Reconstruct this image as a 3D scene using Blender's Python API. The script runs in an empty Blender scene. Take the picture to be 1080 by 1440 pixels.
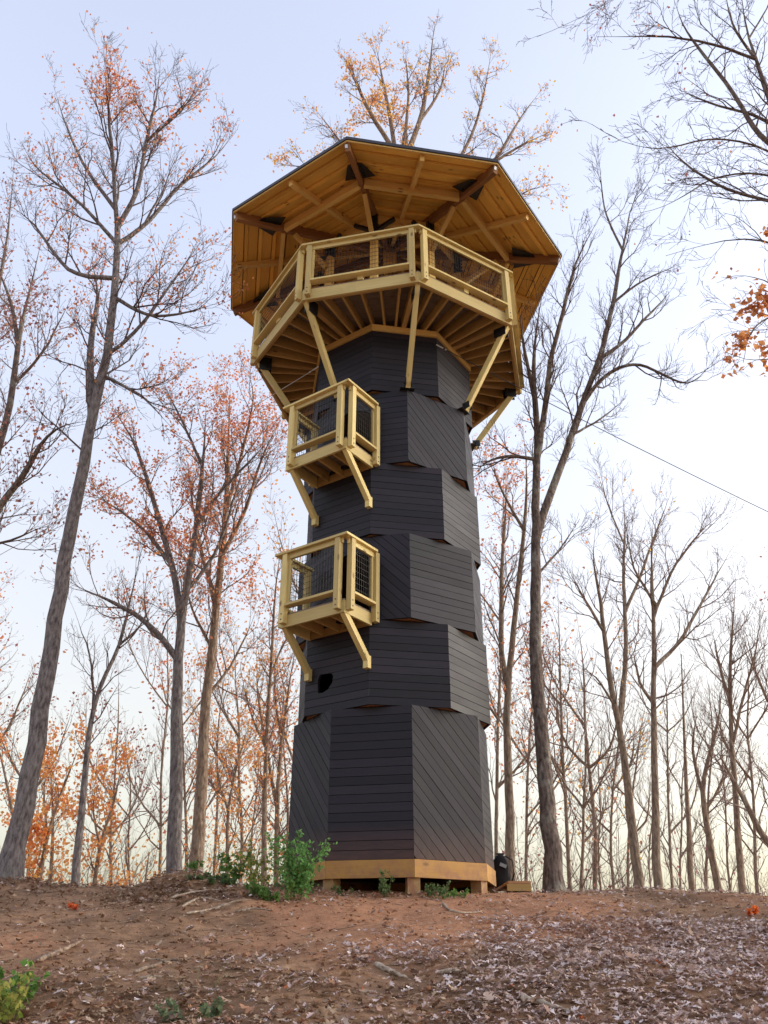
import bpy, math, random
import numpy as np
from math import sin, cos, tan, radians, pi, sqrt, atan2
from mathutils import Vector, Matrix

SC = bpy.context.scene
COL = SC.collection

# ------------------------------------------------------------------ camera
F_PX, PITCH, YAW = 1147.3, radians(28.28), radians(-0.553)
cam_d = bpy.data.cameras.new('camera')
cam = bpy.data.objects.new('camera', cam_d); COL.objects.link(cam)
cam_d.sensor_fit = 'VERTICAL'; cam_d.sensor_height = 24.0
cam_d.lens = 24.0 * F_PX / 1440.0
cam_d.clip_start = 0.05; cam_d.clip_end = 3000
cam.location = (0, 0, 0)
cam.rotation_euler = (pi / 2 + PITCH, 0, -YAW)
SC.camera = cam

# ------------------------------------------------------------------ sky and sun
SUN_EL, SUN_AZ = radians(12), radians(80)          # azimuth from +Y towards +X
SKY_STRENGTH, SUN_STRENGTH, SUN_ANGLE = 0.15, 0.5, radians(60)
world = bpy.data.worlds.new('World'); SC.world = world; world.use_nodes = True
wt = world.node_tree; wt.nodes.clear()
sky = wt.nodes.new('ShaderNodeTexSky'); sky.sky_type = 'NISHITA'; sky.sun_disc = False
sky.sun_elevation = SUN_EL; sky.sun_rotation = SUN_AZ
sky.air_density = 1; sky.dust_density = 5; sky.ozone_density = 4; sky.altitude = 300
hs = wt.nodes.new('ShaderNodeHueSaturation'); hs.inputs['Saturation'].default_value = 0.54; hs.inputs['Hue'].default_value = 0.52
bg = wt.nodes.new('ShaderNodeBackground'); bg.inputs['Strength'].default_value = SKY_STRENGTH
wo = wt.nodes.new('ShaderNodeOutputWorld')
gm = wt.nodes.new('ShaderNodeGamma'); gm.inputs['Gamma'].default_value = 0.62   # a hazy evening: softer contrast between zenith and horizon
wt.links.new(sky.outputs[0], gm.inputs['Color']); wt.links.new(gm.outputs[0], hs.inputs['Color']); 
# warm evening haze along the whole horizon
tcw = wt.nodes.new('ShaderNodeTexCoord'); sxw = wt.nodes.new('ShaderNodeSeparateXYZ'); wt.links.new(tcw.outputs['Generated'], sxw.inputs[0])
mrw = wt.nodes.new('ShaderNodeMapRange'); mrw.interpolation_type = 'SMOOTHSTEP'
for k_, v_ in ((1, 0.0), (2, 0.80), (3, 1.0), (4, 0.0)): mrw.inputs[k_].default_value = v_
wt.links.new(sxw.outputs[2], mrw.inputs[0])
mxw = wt.nodes.new('ShaderNodeMix'); mxw.data_type = 'RGBA'; mxw.blend_type = 'MULTIPLY'
wt.links.new(mrw.outputs[0], mxw.inputs[0]); wt.links.new(hs.outputs[0], mxw.inputs[6]); mxw.inputs[7].default_value = (0.90, 0.80, 0.61, 1)
wt.links.new(mxw.outputs[2], bg.inputs['Color'])
wt.links.new(bg.outputs[0], wo.inputs[0])
sun_d = bpy.data.lights.new('sun', 'SUN'); sun_d.energy = SUN_STRENGTH; sun_d.angle = SUN_ANGLE
sun_d.color = (1.0, 0.92, 0.84)
sun = bpy.data.objects.new('sun', sun_d); COL.objects.link(sun)
sdir = Vector((sin(SUN_AZ) * cos(SUN_EL), cos(SUN_AZ) * cos(SUN_EL), sin(SUN_EL)))
sun.rotation_euler = sdir.to_track_quat('Z', 'Y').to_euler()
sun.location = (0, 0, 40)
SC.view_settings.view_transform = 'Standard'; SC.view_settings.look = 'None'
SC.view_settings.gamma = 1.0; SC.view_settings.use_curve_mapping = False
SC.view_settings.exposure = 2.47
try:
    SC.cycles.max_bounces = 8; SC.cycles.diffuse_bounces = 5; SC.cycles.transparent_max_bounces = 8
    SC.cycles.use_adaptive_sampling = True
except Exception: pass

# ------------------------------------------------------------------ basic helpers
def ray(px, py):
    u = (px - 540) / F_PX; v = -(py - 720) / F_PX
    yc = cos(PITCH) - v * sin(PITCH); z = sin(PITCH) + v * cos(PITCH)
    c, s = cos(YAW), sin(YAW)
    return np.array([u * c + yc * s, -u * s + yc * c, z])
def at(px, py, Y):                                  # a point seen in that direction at the distance Y
    r = ray(px, py); return r * (Y / r[1])
def depth(p):
    x, y, z = p; c, s = cos(YAW), sin(YAW)
    return (x * s + y * c) * cos(PITCH) + z * sin(PITCH)

def tag(o, label=None, cat=None, group=None, kind=None):
    if label: o['label'] = label
    if cat: o['category'] = cat
    if group: o['group'] = group
    if kind: o['kind'] = kind
    return o
def empty(name, loc=(0, 0, 0), parent=None):
    o = bpy.data.objects.new(name, None); o.empty_display_size = 0.2
    COL.objects.link(o); o.parent = parent
    wl = wloc(parent) if parent else Vector((0, 0, 0))
    o.location = Vector(loc) - wl
    return o
def wloc(o):
    v = Vector((0, 0, 0))
    while o is not None:
        v += Vector(o.location); o = o.parent
    return v

class MB:
    """collects prisms and beams in world coordinates, builds ONE mesh object"""
    def __init__(s): s.v = []; s.f = []; s.uv = []
    def prism(s, poly, O, U, V, N, t, alongu=True, off=None):
        O, U, V, N = (np.asarray(a, float) for a in (O, U, V, N))
        n = len(poly); b = len(s.v)
        ru, rv = off if off else (random.uniform(0, 50), random.uniform(0, 50))
        for k in (1, 0):
            for (u, w) in poly: s.v.append(O + U * u + V * w + N * (t * k))
        uvp = [((u + ru, w + rv) if alongu else (w + ru, u + rv)) for u, w in poly]
        s.f.append([b + i for i in range(n)]); s.uv += uvp
        s.f.append([b + n + i for i in reversed(range(n))]); s.uv += uvp[::-1]
        for i in range(n):
            j = (i + 1) % n
            s.f.append([b + i, b + n + i, b + n + j, b + j])
            d = (poly[j][0] - poly[i][0], poly[j][1] - poly[i][1]); L = sqrt(d[0] ** 2 + d[1] ** 2)
            a0 = uvp[i][0]; main = abs(d[0] if alongu else d[1]) > .5 * L
            if main: q = [(uvp[i][0], uvp[i][1]), (uvp[i][0], uvp[i][1] + t), (uvp[j][0], uvp[j][1] + t), (uvp[j][0], uvp[j][1])]
            else: q = [(uvp[i][0] * .1, uvp[i][1]), (uvp[i][0] * .1 + t, uvp[i][1]), (uvp[i][0] * .1 + t, uvp[i][1] + L), (uvp[i][0] * .1, uvp[i][1] + L)]
            s.uv += q
        return s
    def beam(s, p0, p1, w, h, up=(0, 0, 1), e0=0, e1=0):
        """square section beam centred on p0-p1; h along up, w sideways"""
        p0 = np.asarray(p0, float); p1 = np.asarray(p1, float)
        d = p1 - p0; L = np.linalg.norm(d); d /= L
        up = np.asarray(up, float); n = np.cross(d, up)
        if np.linalg.norm(n) < 1e-4: n = np.cross(d, np.array([0, 1., 0]))
        n /= np.linalg.norm(n); up = np.cross(n, d)
        poly = [(-e0, -h / 2), (L + e1, -h / 2), (L + e1, h / 2), (-e0, h / 2)]
        # U=d, V=up, N = d x up = n
        return s.prism(poly, p0 - n * w / 2, d, up, n, w)
    def cyl(s, p0, p1, r, n=8):
        p0 = np.asarray(p0, float); p1 = np.asarray(p1, float); d = p1 - p0; L = np.linalg.norm(d); d /= L
        a = np.cross(d, [0, 0, 1.]);
        if np.linalg.norm(a) < 1e-3: a = np.array([1., 0, 0])
        a /= np.linalg.norm(a); b = np.cross(d, a)
        return s.prism([(r * cos(2 * pi * i / n), r * sin(2 * pi * i / n)) for i in range(n)], p0, a, b, d, L)
    def build(s, name, mat, parent=None, kind=None):
        wl = wloc(parent) if parent else Vector((0, 0, 0))
        me = bpy.data.meshes.new(name)
        me.from_pydata([tuple(np.asarray(v) - np.array(wl)) for v in s.v], [], s.f)
        uvl = me.uv_layers.new(name='UVMap')
        uvl.data.foreach_set('uv', np.array(s.uv, dtype=np.float32).ravel())
        me.materials.append(mat); me.update()
        o = bpy.data.objects.new(name, me); COL.objects.link(o); o.parent = parent
        if kind: o['kind'] = kind
        return o

def np_mesh(name, V, F, mat, parent=None, smooth=False, col=None, kind=None):
    """V (n,3) world, F (m,k) index array"""
    me = bpy.data.meshes.new(name)
    V = np.asarray(V, np.float32)
    if parent: V = V - np.array(wloc(parent), np.float32)
    F = np.asarray(F, np.int32); m, k = F.shape
    me.vertices.add(len(V)); me.vertices.foreach_set('co', V.ravel())
    me.loops.add(m * k); me.loops.foreach_set('vertex_index', F.ravel())
    me.polygons.add(m); me.polygons.foreach_set('loop_start', np.arange(0, m * k, k, dtype=np.int32))
    if smooth: me.polygons.foreach_set('use_smooth', np.ones(m, dtype=bool))
    me.update(calc_edges=True)
    if col is not None:
        a = me.attributes.new('Col', 'FLOAT_COLOR', 'POINT')
        c4 = np.ones((len(V), 4), np.float32); c4[:, :3] = col
        a.data.foreach_set('color', c4.ravel())
    me.materials.append(mat)
    o = bpy.data.objects.new(name, me); COL.objects.link(o); o.parent = parent
    if kind: o['kind'] = kind
    return o

# ------------------------------------------------------------------ materials
class NT:
    def __init__(s, name):
        s.m = bpy.data.materials.new(name); s.m.use_nodes = True; s.t = s.m.node_tree
        s.b = s.t.nodes['Principled BSDF']
    def n(s, typ, **kw):
        x = s.t.nodes.new(typ)
        for k, v in kw.items():
            if hasattr(x, k): setattr(x, k, v)
            else: x.inputs[k.replace('_', ' ')].default_value = v
        return x
    def l(s, a, b): s.t.links.new(a, b)
    def ramp(s, fac, stops):
        r = s.t.nodes.new('ShaderNodeValToRGB'); e = r.color_ramp.elements
        while len(e) < len(stops): e.new(.5)
        for x, (p, c) in zip(e, stops): x.position = p; x.color = (*c, 1)
        s.l(fac, r.inputs[0]); return r.outputs[0]
    def mix(s, fac, a, b, mode='MIX'):
        x = s.t.nodes.new('ShaderNodeMix'); x.data_type = 'RGBA'; x.blend_type = mode
        if isinstance(fac, (int, float)): x.inputs[0].default_value = fac
        else: s.l(fac, x.inputs[0])
        for sock, v in ((x.inputs[6], a), (x.inputs[7], b)):
            if isinstance(v, tuple): sock.default_value = (*v, 1)
            else: s.l(v, sock)
        return x.outputs[2]
    def bump(s, h, strength, dist=.01):
        b = s.n('ShaderNodeBump'); b.inputs['Strength'].default_value = strength; b.inputs['Distance'].default_value = dist
        s.l(h, b.inputs['Height']); s.l(b.outputs[0], s.b.inputs['Normal'])
    def out(s, col, rough=.6, spec=.5):
        if isinstance(col, tuple): s.b.inputs['Base Color'].default_value = (*col, 1)
        else: s.l(col, s.b.inputs['Base Color'])
        s.b.inputs['Roughness'].default_value = rough
        s.b.inputs['Specular IOR Level'].default_value = spec
        return s.m

def uvmap(t, sx, sy):
    uv = t.n('ShaderNodeUVMap'); mp = t.n('ShaderNodeMapping'); mp.inputs['Scale'].default_value = (sx, sy, 1)
    t.l(uv.outputs[0], mp.inputs[0]); return mp.outputs[0]
def wood(name, light, dark, knot=(.16, .08, .03), rough=.62, vary=.25, mud=False):
    t = NT(name)
    g = t.n('ShaderNodeTexNoise', Scale=1.0, Detail=6.0, Roughness=.6, Distortion=.6); t.l(uvmap(t, 1.6, 34), g.inputs['Vector'])
    g2 = t.n('ShaderNodeTexNoise', Scale=1.0, Detail=2.0); t.l(uvmap(t, .8, 4), g2.inputs['Vector'])
    c = t.ramp(g.outputs[0], [(.3, dark), (.62, light)])
    c = t.mix(.5, c, t.ramp(g2.outputs[0], [(.3, dark), (.7, light)]))
    oi = t.n('ShaderNodeObjectInfo')
    v = t.ramp(oi.outputs['Random'], [(0, (1 - vary, 1 - vary * 1.1, 1 - vary * 1.2)), (1, (1 + vary * .3, 1 + vary * .3, 1 + vary * .2))])
    c = t.mix(1.0, c, v, 'MULTIPLY')
    vo = t.n('ShaderNodeTexVoronoi', Scale=1.0, Randomness=1.0); t.l(uvmap(t, 2.2, 5.0), vo.inputs['Vector'])
    k = t.ramp(vo.outputs['Distance'], [(.06, (.85,) * 3), (.15, (0, 0, 0))])
    c = t.mix(k, c, knot)
    st = t.n('ShaderNodeTexNoise', Scale=1.0, Detail=4.0, Roughness=.7); t.l(uvmap(t, 1.3, 2.6), st.inputs['Vector'])
    c = t.mix(t.ramp(st.outputs[0], [(.50, (0, 0, 0)), (.72, (.55,) * 3)]), c, tuple(x * y for x, y in zip(dark, (.72, .80, .82))))
    if mud:                                              # red clay splashed on from the ground
        geo = t.n('ShaderNodeNewGeometry'); sp = t.n('ShaderNodeSeparateXYZ'); t.l(geo.outputs['Position'], sp.inputs[0])
        mr = t.n('ShaderNodeMapRange'); mr.inputs[1].default_value = .72; mr.inputs[2].default_value = 1.10; mr.inputs[3].default_value = 1.6; mr.inputs[4].default_value = .45
        t.l(sp.outputs[2], mr.inputs[0]); n2 = t.n('ShaderNodeTexNoise', Scale=7.0, Detail=7.0, Roughness=.7); t.l(geo.outputs['Position'], n2.inputs['Vector'])
        mm = t.n('ShaderNodeMath', operation='MULTIPLY', use_clamp=True); t.l(mr.outputs[0], mm.inputs[0]); t.l(t.ramp(n2.outputs[0], [(.42, (0,) * 3), (.68, (1,) * 3)]), mm.inputs[1])
        c = t.mix(mm.outputs[0], c, (.30, .14, .08))
    t.bump(g.outputs[0], .35, .005)
    return t.out(c, rough, .35)
M = {}
M['treated_pine'] = wood('treated_pine', (.79, .645, .30), (.62, .475, .18), vary=.30)
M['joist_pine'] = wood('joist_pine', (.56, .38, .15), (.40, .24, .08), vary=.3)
M['roof_pine'] = wood('roof_pine', (.94, .60, .15), (.84, .47, .095), vary=.26)
M['rafter_pine'] = wood('rafter_pine', (.82, .58, .22), (.64, .40, .12), vary=.25)
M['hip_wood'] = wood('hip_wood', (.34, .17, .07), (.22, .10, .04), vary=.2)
M['plywood'] = wood('plywood', (.46, .24, .12), (.30, .14, .06))
M['skirt_pine'] = wood('skirt_pine', (.60, .34, .10), (.46, .23, .055), mud=True)
M['footing'] = wood('footing', (.46, .30, .13), (.33, .20, .08), mud=True)
M['deck_dark'] = wood('deck_dark', (.26, .20, .16), (.17, .13, .10))

def mk_cladding():
    t = NT('charcoal_cladding')
    g = t.n('ShaderNodeTexNoise', Scale=1.0, Detail=5.0, Roughness=.6); t.l(uvmap(t, 2.5, 60), g.inputs['Vector'])
    big = t.n('ShaderNodeTexNoise', Scale=1.0, Detail=3.0); t.l(uvmap(t, .7, 1.2), big.inputs['Vector'])
    c = t.ramp(g.outputs[0], [(.25, (.0075, .0070, .0115)), (.75, (.0200, .0182, .0285))])
    c = t.mix(t.ramp(big.outputs[0], [(.35, (0, 0, 0)), (.75, (1, 1, 1))]), c, (.024, .0205, .029))
    oi = t.n('ShaderNodeObjectInfo')
    c = t.mix(1.0, c, t.ramp(oi.outputs['Random'], [(0, (.62, .62, .66)), (.5, (.95, .94, 1.0)), (1, (1.38, 1.30, 1.32))]), 'MULTIPLY')
    # red clay splashed on the lowest boards
    geo = t.n('ShaderNodeNewGeometry'); sp = t.n('ShaderNodeSeparateXYZ'); t.l(geo.outputs['Position'], sp.inputs[0])
    mr = t.n('ShaderNodeMapRange'); mr.inputs[1].default_value = 1.05; mr.inputs[2].default_value = 1.55
    mr.inputs[3].default_value = .55; mr.inputs[4].default_value = 0; t.l(sp.outputs[2], mr.inputs[0])
    n2 = t.n('ShaderNodeTexNoise', Scale=5.0, Detail=6.0)
    mm = t.n('ShaderNodeMath', operation='MULTIPLY'); t.l(mr.outputs[0], mm.inputs[0]); t.l(n2.outputs[0], mm.inputs[1])
    c = t.mix(mm.outputs[0], c, (.22, .10, .06))
    r = t.ramp(big.outputs[0], [(.3, (.52,) * 3), (.7, (.66,) * 3)]); t.l(r, t.b.inputs['Roughness'])
    t.bump(g.outputs[0], .35, .003)
    m = t.out(c, .5, .32); t.l(r, t.b.inputs['Roughness']); return m
M['cladding'] = mk_cladding()
def flat(name, c, rough=.5, spec=.5, metal=0):
    t = NT(name); n = t.n('ShaderNodeTexNoise', Scale=9.0, Detail=4.0)
    tc = t.n('ShaderNodeTexCoord'); t.l(tc.outputs['Object'], n.inputs['Vector'])
    cc = t.mix(n.outputs[0], tuple(x * .75 for x in c), tuple(min(1, x * 1.2) for x in c))
    t.b.inputs['Metallic'].default_value = metal
    return t.out(cc, rough, spec)
M['sheathing'] = flat('black_housewrap', (.012, .012, .014), .8, .2)
M['black_steel'] = flat('black_powder_coated_steel', (.010, .010, .012), .45)
M['galvanised'] = flat('galvanised_steel', (.55, .55, .56), .4, .5, .8)
M['wire'] = flat('dark_wire', (.02, .02, .02), .5, .4, 0)
M['drip_edge'] = flat('dark_drip_edge', (.022, .018, .028), .4)
M['roofing'] = flat('roof_shingles', (.05, .05, .055), .9)
M['black_plastic'] = flat('black_plastic', (.012, .012, .013), .35)
M['grey_plastic'] = flat('grey_plastic', (.35, .36, .38), .5)
M['concrete'] = flat('footing_wood', (.22, .15, .08), .9)

def mk_bark(name, dark, light, lichen=(.30, .32, .28), lich=.25):
    t = NT(name); tc = t.n('ShaderNodeTexCoord'); mp = t.n('ShaderNodeMapping'); mp.inputs['Scale'].default_value = (1, 1, .34)
    t.l(tc.outputs['Object'], mp.inputs[0])
    n = t.n('ShaderNodeTexNoise', Scale=22.0, Detail=7.0, Roughness=.65); t.l(mp.outputs[0], n.inputs['Vector'])
    v = t.n('ShaderNodeTexVoronoi', Scale=16.0); t.l(mp.outputs[0], v.inputs['Vector'])
    h = t.n('ShaderNodeMath', operation='MULTIPLY'); t.l(n.outputs[0], h.inputs[0]); t.l(v.outputs['Distance'], h.inputs[1])
    c = t.ramp(n.outputs[0], [(.36, dark), (.60, light)])
    b = t.n('ShaderNodeTexNoise', Scale=2.2, Detail=5.0, Roughness=.7); t.l(tc.outputs['Object'], b.inputs['Vector'])
    c = t.mix(t.ramp(b.outputs[0], [(.52, (0, 0, 0)), (.68, (lich,) * 3)]), c, lichen)
    t.bump(h.outputs[0], 1.0, .05)
    return t.out(c, .9, .2)
M['bark_grey'] = mk_bark('bark_grey', (.085, .07, .07), (.27, .235, .23))
M['bark_brown'] = mk_bark('bark_brown', (.15, .10, .07), (.38, .28, .21))
M['bark_dark'] = mk_bark('bark_dark', (.07, .052, .045), (.22, .17, .145), (.40, .40, .34), .8)
M['bark_tan'] = mk_bark('bark_tan', (.16, .115, .085), (.37, .285, .215))  # lightened for the far trunks, haze and glare put into the bark colour
M['twig'] = flat('twig_bark', (.24, .165, .14), .85, .2)
M['twig_dark'] = flat('twig_bark_dark', (.13, .09, .085), .85, .2)
def mk_leaf(name, transl=.5):
    t = NT(name); a = t.n('ShaderNodeAttribute', attribute_name='Col')
    m = t.out(a.outputs['Color'], .6, .3)
    tr = t.n('ShaderNodeBsdfTranslucent'); t.l(a.outputs['Color'], tr.inputs['Color'])
    mx = t.n('ShaderNodeMixShader'); mx.inputs[0].default_value = transl
    t.l(t.b.outputs[0], mx.inputs[1]); t.l(tr.outputs[0], mx.inputs[2])
    t.l(mx.outputs[0], t.t.nodes['Material Output'].inputs[0]); return m
M['leaf'] = mk_leaf('tree_leaf', .55)
M['litter'] = mk_leaf('dry_leaf', .15)
def mk_ground():
    t = NT('forest_soil'); tc = t.n('ShaderNodeTexCoord'); o = tc.outputs['Object']
    n1 = t.n('ShaderNodeTexNoise', Scale=.45, Detail=5.0, Roughness=.6); t.l(o, n1.inputs['Vector'])
    n2 = t.n('ShaderNodeTexNoise', Scale=9.0, Detail=8.0, Roughness=.7); t.l(o, n2.inputs['Vector'])
    n3 = t.n('ShaderNodeTexNoise', Scale=60.0, Detail=4.0, Roughness=.7); t.l(o, n3.inputs['Vector'])
    n4 = t.n('ShaderNodeTexNoise', Scale=1.3, Detail=6.0, Roughness=.65); t.l(o, n4.inputs['Vector'])
    soil = t.ramp(n2.outputs[0], [(.3, (.215, .120, .070)), (.7, (.46, .275, .165))])
    clay = t.ramp(n2.outputs[0], [(.3, (.32, .145, .078)), (.7, (.50, .26, .15))])
    # clay patch worn bare at the tower's foot
    sp = t.n('ShaderNodeSeparateXYZ'); t.l(o, sp.inputs[0])
    dx = t.n('ShaderNodeMath', operation='SUBTRACT'); t.l(sp.outputs[0], dx.inputs[0]); dx.inputs[1].default_value = .55
    dy = t.n('ShaderNodeMath', operation='SUBTRACT'); t.l(sp.outputs[1], dy.inputs[0]); dy.inputs[1].default_value = 11.4
    cb = t.n('ShaderNodeCombineXYZ'); t.l(dx.outputs[0], cb.inputs[0])
    d2 = t.n('ShaderNodeMath', operation='MULTIPLY'); d2.inputs[1].default_value = .8; t.l(dy.outputs[0], d2.inputs[0]); t.l(d2.outputs[0], cb.inputs[1])
    ln = t.n('ShaderNodeVectorMath', operation='LENGTH'); t.l(cb.outputs[0], ln.inputs[0])
    add = t.n('ShaderNodeMath', operation='MULTIPLY_ADD'); t.l(n1.outputs[0], add.inputs[0]); add.inputs[1].default_value = -4.0; t.l(ln.outputs['Value'], add.inputs[2])
    f = t.ramp(add.outputs[0], [(.0, (.95,) * 3), (.9, (0,) * 3)])
    r = f.node; r.color_ramp.elements[0].position = 0.0
    soil = t.mix(t.ramp(n4.outputs[0], [(.42, (0,) * 3), (.62, (.8,) * 3)]), soil, (.165, .096, .060))
    c = t.mix(f, soil, clay)
    c = t.mix(t.ramp(n1.outputs[0], [(.52, (0,) * 3), (.64, (.7,) * 3)]), c, clay)
    c = t.mix(t.ramp(n3.outputs[0], [(.62, (0,) * 3), (.72, (.8,) * 3)]), c, (.42, .31, .24))
    hh = t.n('ShaderNodeMath', operation='MULTIPLY_ADD'); t.l(n3.outputs[0], hh.inputs[0]); hh.inputs[1].default_value = .35; t.l(n2.outputs[0], hh.inputs[2])
    t.bump(hh.outputs[0], .9, .05)
    return t.out(c, .95, .15)
M['soil'] = mk_ground()

# ------------------------------------------------------------------ ground
_rng = np.random.default_rng(5)
_tab = _rng.random((256, 256))
def vnoise(x, y):
    x = np.asarray(x, float); y = np.asarray(y, float)
    xi = np.floor(x).astype(int); yi = np.floor(y).astype(int); fx = x - xi; fy = y - yi
    fx = fx * fx * (3 - 2 * fx); fy = fy * fy * (3 - 2 * fy)
    g = lambda a, b: _tab[a % 256, b % 256]
    return (g(xi, yi) * (1 - fx) + g(xi + 1, yi) * fx) * (1 - fy) + (g(xi, yi + 1) * (1 - fx) + g(xi + 1, yi + 1) * fx) * fy - .5
TX, TY = 0.0, 13.418
def gz(x, y):
    x = np.asarray(x, float); y = np.asarray(y, float)
    prof = np.interp(y, [-600, -60, -12, 0, 6, 9, 11.3, 12.1, 13.3, 14.2, 16, 22, 60, 900],
                     [-12, -9, -3.6, -1.6, -.43, .13, .57, .70, .79, .80, .66, -.3, -5, -30])
    xx = np.clip(x, -14, 14)
    z = prof - .014 * xx * np.clip(y / 12, 0, 1)
    near = np.exp(-((x - TX) ** 2 + (y - TY) ** 2) / 5.0)
    b = .16 * vnoise(x * .55 + 3, y * .55) + .08 * vnoise(x * 1.6, y * 1.6 + 7) + .035 * vnoise(x * 4.5, y * 4.5) + .014 * vnoise(x * 12, y * 12)
    z = z + b * (1 - .75 * near)
    z = z + .27 * np.exp(-(((x + 2.75) / .62) ** 2 + ((y - 11.55) / .5) ** 2))       # mound of dug earth
    z = z + .16 * np.exp(-(((x + 5.55) / .9) ** 2 + ((y - 12.9) / .8) ** 2))          # roots of the big tree
    return z
def grid_lines(lo, hi, step, far):
    a = list(np.arange(lo, hi + 1e-6, step)); d = step; x = hi
    while x < far: d *= 1.35; x += d; a.append(x)
    d = step; x = lo; pre = []
    while x > -far: d *= 1.35; x -= d; pre.append(x)
    return np.array(pre[::-1] + a)
gx = grid_lines(-8.5, 8.5, .065, 700); gy = grid_lines(4.0, 15.0, .065, 700)
XX, YY = np.meshgrid(gx, gy); ZZ = gz(XX, YY)
nx, ny = len(gx), len(gy)
I = np.arange(nx * ny).reshape(ny, nx)
Fq = np.stack([I[:-1, :-1], I[:-1, 1:], I[1:, 1:], I[1:, :-1]], -1).reshape(-1, 4)
ground = np_mesh('ground', np.stack([XX, YY, ZZ], -1).reshape(-1, 3), Fq, M['soil'], smooth=True)
tag(ground, 'bare brown and red clay hillside rising to the tower', 'ground', kind='structure')
def gpt(x, y, dz=0): return np.array([x, y, float(gz(x, y)) + dz])
def gpix(px, py):                                    # where the ray through a pixel meets the slope
    r = ray(px, py); t = 4.0
    while t < 60:
        p = r * t
        if p[2] < gz(p[0], p[1]): return p
        t += .03
    return r * 14

# ------------------------------------------------------------------ tower
A0 = radians(10.513); AE = A0 - radians(22.5)
def cang(k, odd): return (A0 if odd else AE) + k * pi / 4
def pol(a, R, z): return np.array([TX + R * sin(a), TY - R * cos(a), z])
tower = empty('observation_tower', (TX, TY, .70))
tag(tower, 'tall dark octagonal wooden lookout tower with twisted storeys, balconies and roofed deck', 'tower')

def clip(poly, n, c, keep_neg=True):
    """Sutherland-Hodgman: keep n.p <= c"""
    out = []
    for i in range(len(poly)):
        a, b = poly[i], poly[(i + 1) % len(poly)]
        da = n[0] * a[0] + n[1] * a[1] - c; db = n[0] * b[0] + n[1] * b[1] - c
        if not keep_neg: da, db = -da, -db
        if da <= 0: out.append(a)
        if (da < 0 < db) or (db < 0 < da):
            t = da / (da - db); out.append((a[0] + (b[0] - a[0]) * t, a[1] + (b[1] - a[1]) * t))
    return out
def parea(p): return .5 * sum(p[i][0] * p[(i + 1) % len(p)][1] - p[(i + 1) % len(p)][0] * p[i][1] for i in range(len(p)))
def subtract(poly, hole):
    """convex poly minus convex CCW hole -> convex pieces"""
    res = []; rest = poly
    for i in range(len(hole)):
        a, b = hole[i], hole[(i + 1) % len(hole)]
        n = (b[1] - a[1], -(b[0] - a[0])); c = n[0] * a[0] + n[1] * a[1]     # inside: n.p <= c
        o = clip(rest, n, c, False)
        if len(o) > 2 and abs(parea(o)) > 2e-4: res.append(o)
        rest = clip(rest, n, c, True)
        if len(rest) < 3: break
    return res
BT = .022
def face_frame(k, odd, R):
    P = pol(cang(k, odd), R, 0); Q = pol(cang(k + 1, odd), R, 0)
    U = (Q - P); L = np.linalg.norm(U); U /= L; N = np.cross(U, [0, 0, 1.])
    return P, U, N, L
def boards(k, odd, R, z0, z1, diag=False, holes=(), pitch=.119):
    P, U, N, L = face_frame(k, odd, R); H = z1 - z0; gap = .0075
    O = P + np.array([0, 0, z0]) - N * BT
    rect = [(0, 0), (L, 0), (L, H), (0, H)]; out = []
    if not diag:
        nb = round(H / pitch); h = H / nb
        strips = [(0, 1, i * h, i * h + h) for i in range(nb)]
    else:
        h = pitch; s = 1 / sqrt(2); lo = 0; hi = s * (L + H)
        nb = int(math.ceil(hi / h)); strips = [(s, s, i * h + .03, i * h + h + .03) for i in range(-1, nb)]
    for (nxx, nyy, c0, c1) in strips:
        p = clip(rect, (nxx, nyy), c1 - gap); p = clip(p, (nxx, nyy), c0, False) if len(p) > 2 else p
        if len(p) < 3 or abs(parea(p)) < .0015: continue
        pcs = [p]
        for hl in holes: pcs = [q for pp in pcs for q in subtract(pp, hl)]
        if pcs: out.append(pcs)
    def joined(a, b):
        for p, q in ((a, b), (b, a)):
            for i in range(len(p)):
                mx, my = (p[i][0] + p[i - 1][0]) / 2, (p[i][1] + p[i - 1][1]) / 2
                for j in range(len(q)):
                    (x0, y0), (x1, y1) = q[j - 1], q[j]; dx, dy = x1 - x0, y1 - y0; l2 = dx * dx + dy * dy
                    if l2 < 1e-9: continue
                    t = max(0, min(1, ((mx - x0) * dx + (my - y0) * dy) / l2))
                    if (mx - x0 - t * dx) ** 2 + (my - y0 - t * dy) ** 2 < 1e-8: return True
        return False
    def islands(pcs):                                    # a board cut right through by an opening is two boards
        left = list(pcs); res = []
        while left:
            grp = [left.pop()]; grew = True
            while grew:
                grew = False
                for q in list(left):
                    if any(joined(q, g) for g in grp): grp.append(q); left.remove(q); grew = True
            res.append(grp)
        return res
    out = [g for p in out for g in (islands(p) if len(p) > 1 else [p])]
    def mk(pcs, jit):
        mb = MB(); off = (random.uniform(0, 50), random.uniform(0, 50))
        for q in pcs:
            if diag:
                s = 1 / sqrt(2); D = (U - np.array([0, 0, 1.])) * s; E = (U + np.array([0, 0, 1.])) * s
                qq = [((a - b) * s, (a + b) * s) for a, b in q]
                mb.prism(qq, O, D, E, N, BT + jit, off=off)
            else: mb.prism(q, O, U, [0, 0, 1.], N, BT + jit, off=off)
        return mb
    return [mk(p, random.uniform(-.0015, .0025)) for p in out]
def merge(mbs):
    m = MB()
    for a in mbs:
        b = len(m.v); m.v += a.v; m.uv += a.uv; m.f += [[i + b for i in f] for f in a.f]
    return m
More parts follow.
